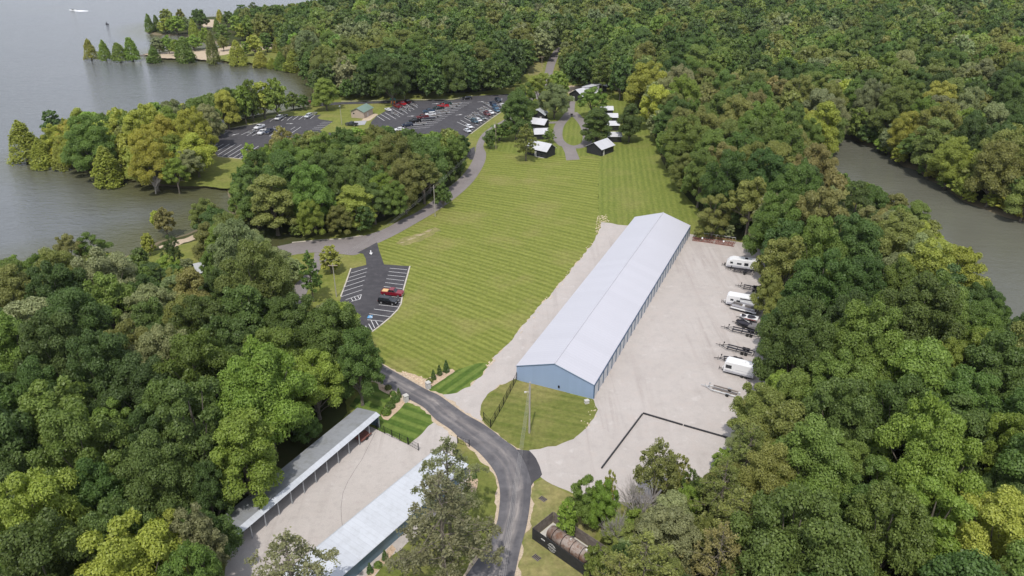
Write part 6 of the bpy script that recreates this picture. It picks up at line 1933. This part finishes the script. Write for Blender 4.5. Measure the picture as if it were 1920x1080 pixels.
for i, t in enumerate(ALLT):
    d = t['y'] * math.cos(PIT) + (HC - t['h'] / 2) * math.sin(PIT)
    t['size'] = t['r'] * F / d
vis = [t for t in ALLT if not t['hand'] and -20 < t['px'] < 1940 and -20 < t['py'] < 1110]
vis.sort(key=lambda t: -t['size'])
solo = vis[:290]
solo_ids = {id(t) for t in solo}
LAND = [(560, 470, 'the road junction'), (640, 560, 'the slender pole'), (735, 560, 'the near parking lot'), (700, 700, 'the entry road bend'), (600, 830, 'the open carport'), (450, 980, 'the near end of the open carport'), (370, 500, 'the grey roofed shelter'), (190, 490, 'the large round shore tree'), (120, 1000, 'the lower left corner tree'),
        (30, 560, 'the dead branches by the left edge'), (300, 700, 'the middle of the left woods'), (30, 850, 'the left edge halfway down'), (1060, 1000, 'the tank enclosure'), (1230, 900, 'the russet tree'), (1390, 690, 'the nearest camper'), (1400, 580, 'the pontoon boat'), (1400, 500, 'the rounded camper'), (1340, 450, 'the rusty gangways'),
        (1290, 410, 'the far end of the blue building'), (1340, 820, 'the end of the black beam'), (1900, 1060, 'the lower right corner'), (1900, 600, 'the creek at the right edge'), (1750, 440, 'the creek bend'), (1600, 350, 'the upper end of the creek'), (1600, 700, 'the middle of the right woods'), (1600, 1050, 'the bottom edge of the right woods'), (1900, 820, 'the right edge of the picture'),
        (1880, 390, 'the far creek bank'), (1240, 300, 'the north lawn edge'), (500, 380, 'the small bay'), (700, 330, 'the middle of the central woods'), (860, 300, 'the park road')]
ORD = ['nearest', 'second nearest', 'third nearest', 'fourth nearest', 'fifth nearest', 'sixth nearest', 'seventh nearest', 'eighth nearest', 'ninth nearest', 'tenth nearest', 'eleventh nearest', 'twelfth nearest'] + ['%dth nearest' % k for k in range(13, 60)]
bk = {}
for t in solo:
    ld = min(LAND, key=lambda q: math.hypot(q[0] - t['px'], q[1] - t['py']))
    sz = 'tall' if t['h'] > 14 else ('medium' if t['h'] > 9.5 else 'low')
    t['grp'] = (sz, t['tint'], ld[2]); t['ld'] = math.hypot(ld[0] - t['px'], ld[1] - t['py'])
    bk.setdefault(t['grp'], []).append(t)
for g, ts in bk.items():
    ts.sort(key=lambda t: t['ld'])
    for k, t in enumerate(ts):
        t['label'] = '%s %s tree, %s such to %s' % (g[0], g[1], ORD[k], g[2])
        if len(ts) == 1: t['label'] = 'only %s %s tree close to %s' % g
# far lakeshore trees: labels by colour and place
fk = {}
for t in ALLT:
    if t['hand'] and not t['label']:
        pl = 'sand spit' if t['py'] > 74 else ('forested far point' if t['px'] > 440 else 'farthest lake point')
        fk.setdefault((pl, t['tint'], t['name']), []).append(t)
for (pl, tn, nm), ts in fk.items():
    ts.sort(key=lambda t: t['px'])
    for k, t in enumerate(ts):
        t['label'] = '%s %s on the %s%s' % (tn, 'cypress' if 'cyp' in nm else 'round tree', pl, '' if len(ts) == 1 else ', %s from the left of that colour' % ['first', 'second', 'third', 'fourth', 'fifth', 'sixth', 'seventh', 'eighth', 'ninth'][k])
        t['group'] = 'trees on the far lake points'
BARE = {}
for t in ALLT:
    if t['kind'] == 'bare':
        root = empty('bare_tree', (t['x'], t['y'], t['z']), zr.uniform(0, 6), label=t['label'], cat='tree')
        me = bare_mesh(int(t['px']), 10, .2, 5 if t['py'] > 600 else 4, .6)
        o = bpy.data.objects.new('branches', me); COL.objects.link(o); o.parent = root
        root.scale = (t['r'] / 3.6, t['r'] / 3.6, t['h'] / 10)
        continue
    if t['hand']:
        o = tree_object(t, t['size'] > 24)
        tag(o, t['label'], 'tree', t['group'])
    elif id(t) in solo_ids:
        o = tree_object(t, t['size'] > 22)
        tag(o, t['label'], 'tree', 'woodland trees that can be told apart')

# --- shrubs in the beds
def shrub_mesh(seed, cone):
    rs = np.random.RandomState(seed); n = 900
    if cone:
        V, lv = crown_cone(seed, 2.6, .8, n, .09, base=.02)
    else:
        d = dirs(rs, n); d[:, 2] = abs(d[:, 2]); p = d * rs.uniform(.6, 1, (n, 1)) * np.array([.8, .8, .9]) + np.array([0, 0, .1])
        V = leaf_faces(p, d + rs.normal(size=d.shape) * .5, rs.uniform(.05, .1, n), rs); lv = rs.beta(2, 2, n)
    return leaf_mesh('foliage', V, lv)


SHC, SHR = shrub_mesh(1, True), shrub_mesh(2, False)
for px, py, cone, s, tn, lab in [(837, 697, 1, 1.15, 'dark green', 'pointed evergreen shrub in the rock bed, farthest from the pillar'), (824, 703, 1, 1.0, 'dark green', 'pointed evergreen shrub in the rock bed, middle of three'), (813, 711, 1, .95, 'dark green', 'pointed evergreen shrub in the rock bed, nearest the pillar'), (805.5, 717, 0, 1., 'olive green', 'low round shrub right behind the pillar in the rock bed'),
        (748, 745, 1, .9, 'deep green', 'shrub in the planting bed, right behind the left pillar'), (741, 752, 0, 1.3, 'deep green', 'broad shrub in the upper middle of the planting bed'), (732, 764, 0, 1.35, 'deep green', 'broad shrub in the middle of the planting bed'), (724, 776, 0, 1.4, 'mid green', 'broad shrub at the lower end of the planting bed'), (728, 729, 0, 1., 'olive green', 'sparse shrub at the upper end of the planting bed'), (737, 740, 0, .9, 'mid green', 'small shrub on the road side of the planting bed'),
        (722, 1049, 1, .8, 'dark green', 'dark pointed shrub behind the pale carport, upper one'), (709, 1062, 0, .9, 'mid green', 'round grey green shrub between the two pointed ones behind the carport'), (694, 1074, 1, .8, 'dark green', 'dark pointed shrub behind the pale carport, lower one'), (889, 896, 1, .8, 'dark green', 'dark pointed shrub at the far corner of the pale carport')]:
    b = P(px, py)
    o = bpy.data.objects.new('shrub', SHC if cone else SHR); COL.objects.link(o); o.location = b; o.scale = (s, s, s); o.rotation_euler = (0, 0, zr.uniform(0, 6)); o['tint'] = jit(tn)
    tag(o, lab, 'shrub', 'shrubs in the planting beds')
sheet('carport_bed', [(735, 1022), (742, 1030), (700, 1082), (688, 1092), (676, 1092), (700, 1066)], .05, M['mulch'], amp=.1)
sheet('carport_corner_bed', [(888, 890), (896, 900), (890, 925), (878, 920), (872, 905)], .05, M['mulch'], amp=.1)

# --- everything farther off: one object, crowns set out by geometry nodes
rest = [t for t in ALLT if not t['hand'] and id(t) not in solo_ids]
me = bpy.data.meshes.new('distant_woodland')
n = len(rest)
me.vertices.add(n)
me.vertices.foreach_set('co', np.array([(t['x'], t['y'], t['z']) for t in rest], np.float32).ravel())
rr_ = np.random.RandomState(9)
vi = rr_.randint(0, 5, n)
mid = np.array([t['size'] > 26 for t in rest])
a = me.attributes.new('which', 'INT', 'POINT'); a.data.foreach_set('value', np.where(mid, 5 + rr_.randint(0, 9, n), vi).astype(np.int32))
sc_ = np.array([[t['r'] / (NEAR[w - 5] if w > 4 else FARP[w])[3]] * 2 + [t['h'] / (NEAR[w - 5] if w > 4 else FARP[w])[2]] for t, w in zip(rest, np.where(mid, 5 + np.zeros(n, int), vi))], np.float32)
wv = np.zeros(n, np.int32); me.attributes['which'].data.foreach_get('value', wv)
sc_ = np.array([[t['r'] / (NEAR[w - 5] if w > 4 else FARP[w])[3]] * 2 + [t['h'] / (NEAR[w - 5] if w > 4 else FARP[w])[2]] for t, w in zip(rest, wv)], np.float32)
a = me.attributes.new('size3', 'FLOAT_VECTOR', 'POINT'); a.data.foreach_set('vector', sc_.ravel())
a = me.attributes.new('turn', 'FLOAT_VECTOR', 'POINT'); a.data.foreach_set('vector', np.stack([rr_.normal(0, .04, n), rr_.normal(0, .04, n), rr_.uniform(0, 6.28, n)], 1).astype(np.float32).ravel())
a = me.attributes.new('tintp', 'FLOAT_VECTOR', 'POINT'); a.data.foreach_set('vector', np.array([jit(t['tint']) for t in rest], np.float32).ravel())
wo = bpy.data.objects.new('distant_woodland', me); COL.objects.link(wo)
tag(wo, 'dense mixed green woodland stretching away behind and between the nearer trees', 'woodland', kind='stuff')
# the crowns it uses are those of trees already standing in the scene
src = {}
for o in COL.objects:
    if o.name.split('.')[0] == 'crown' and o.parent:
        for k, pr in enumerate(FARP + NEAR):
            if o.data == pr[0] and k not in src: src[k] = o
ng = bpy.data.node_groups.new('woodland', 'GeometryNodeTree')
ng.interface.new_socket('Geometry', in_out='INPUT', socket_type='NodeSocketGeometry')
ng.interface.new_socket('Geometry', in_out='OUTPUT', socket_type='NodeSocketGeometry')
N = ng.nodes; Lk = ng.links
gi, go_ = N.new('NodeGroupInput'), N.new('NodeGroupOutput')
def attr(nm, ty):
    x = N.new('GeometryNodeInputNamedAttribute'); x.data_type = ty; x.inputs['Name'].default_value = nm
    return x.outputs['Attribute']
jn = N.new('GeometryNodeJoinGeometry')
wh, s3, tu, tp = attr('which', 'INT'), attr('size3', 'FLOAT_VECTOR'), attr('turn', 'FLOAT_VECTOR'), attr('tintp', 'FLOAT_VECTOR')
for k, so in src.items():
    oi = N.new('GeometryNodeObjectInfo'); oi.transform_space = 'ORIGINAL'; oi.inputs['Object'].default_value = so; oi.inputs['As Instance'].default_value = True
    cp_ = N.new('FunctionNodeCompare'); cp_.data_type = 'INT'; cp_.operation = 'EQUAL'
    Lk.new(wh, [s for s in cp_.inputs if s.type == 'INT'][0]); [s for s in cp_.inputs if s.type == 'INT'][1].default_value = k
    ip = N.new('GeometryNodeInstanceOnPoints')
    Lk.new(gi.outputs[0], ip.inputs['Points']); Lk.new(cp_.outputs[0], ip.inputs['Selection']); Lk.new(oi.outputs['Geometry'], ip.inputs['Instance'])
    Lk.new(s3, ip.inputs['Scale'])
    er_ = N.new('FunctionNodeEulerToRotation'); Lk.new(tu, er_.inputs[0]); Lk.new(er_.outputs[0], ip.inputs['Rotation'])
    Lk.new(ip.outputs[0], jn.inputs[0])
st = N.new('GeometryNodeStoreNamedAttribute'); st.data_type = 'FLOAT_VECTOR'; st.domain = 'INSTANCE'; st.inputs['Name'].default_value = 'tint'
Lk.new(jn.outputs[0], st.inputs['Geometry']); Lk.new(tp, st.inputs['Value']); Lk.new(st.outputs[0], go_.inputs[0])
wo.modifiers.new('woodland', 'NODES').node_group = ng
print('TREES', len(ALLT), 'hand', sum(t['hand'] for t in ALLT), 'rest', n, 'src', sorted(src))

# --- thin summer haze
HZ = MB().box((0, 0, 62), (32000, 32000, 136)).build('haze', M['glass'], kind='stuff', label='thin pale summer haze over the woods and lake')
hm, hn_, hl, hb = newmat('haze_air')
hn_.remove(hb)
pv = hn_.new('ShaderNodeVolumePrincipled')
pv.inputs['Color'].default_value = (.86, .90, .95, 1)
pv.inputs['Density'].default_value = .000045
pv.inputs['Anisotropy'].default_value = .3
hl.new(pv.outputs[0], hn_['Material Output'].inputs['Volume'])
HZ.data.materials.clear(); HZ.data.materials.append(hm)
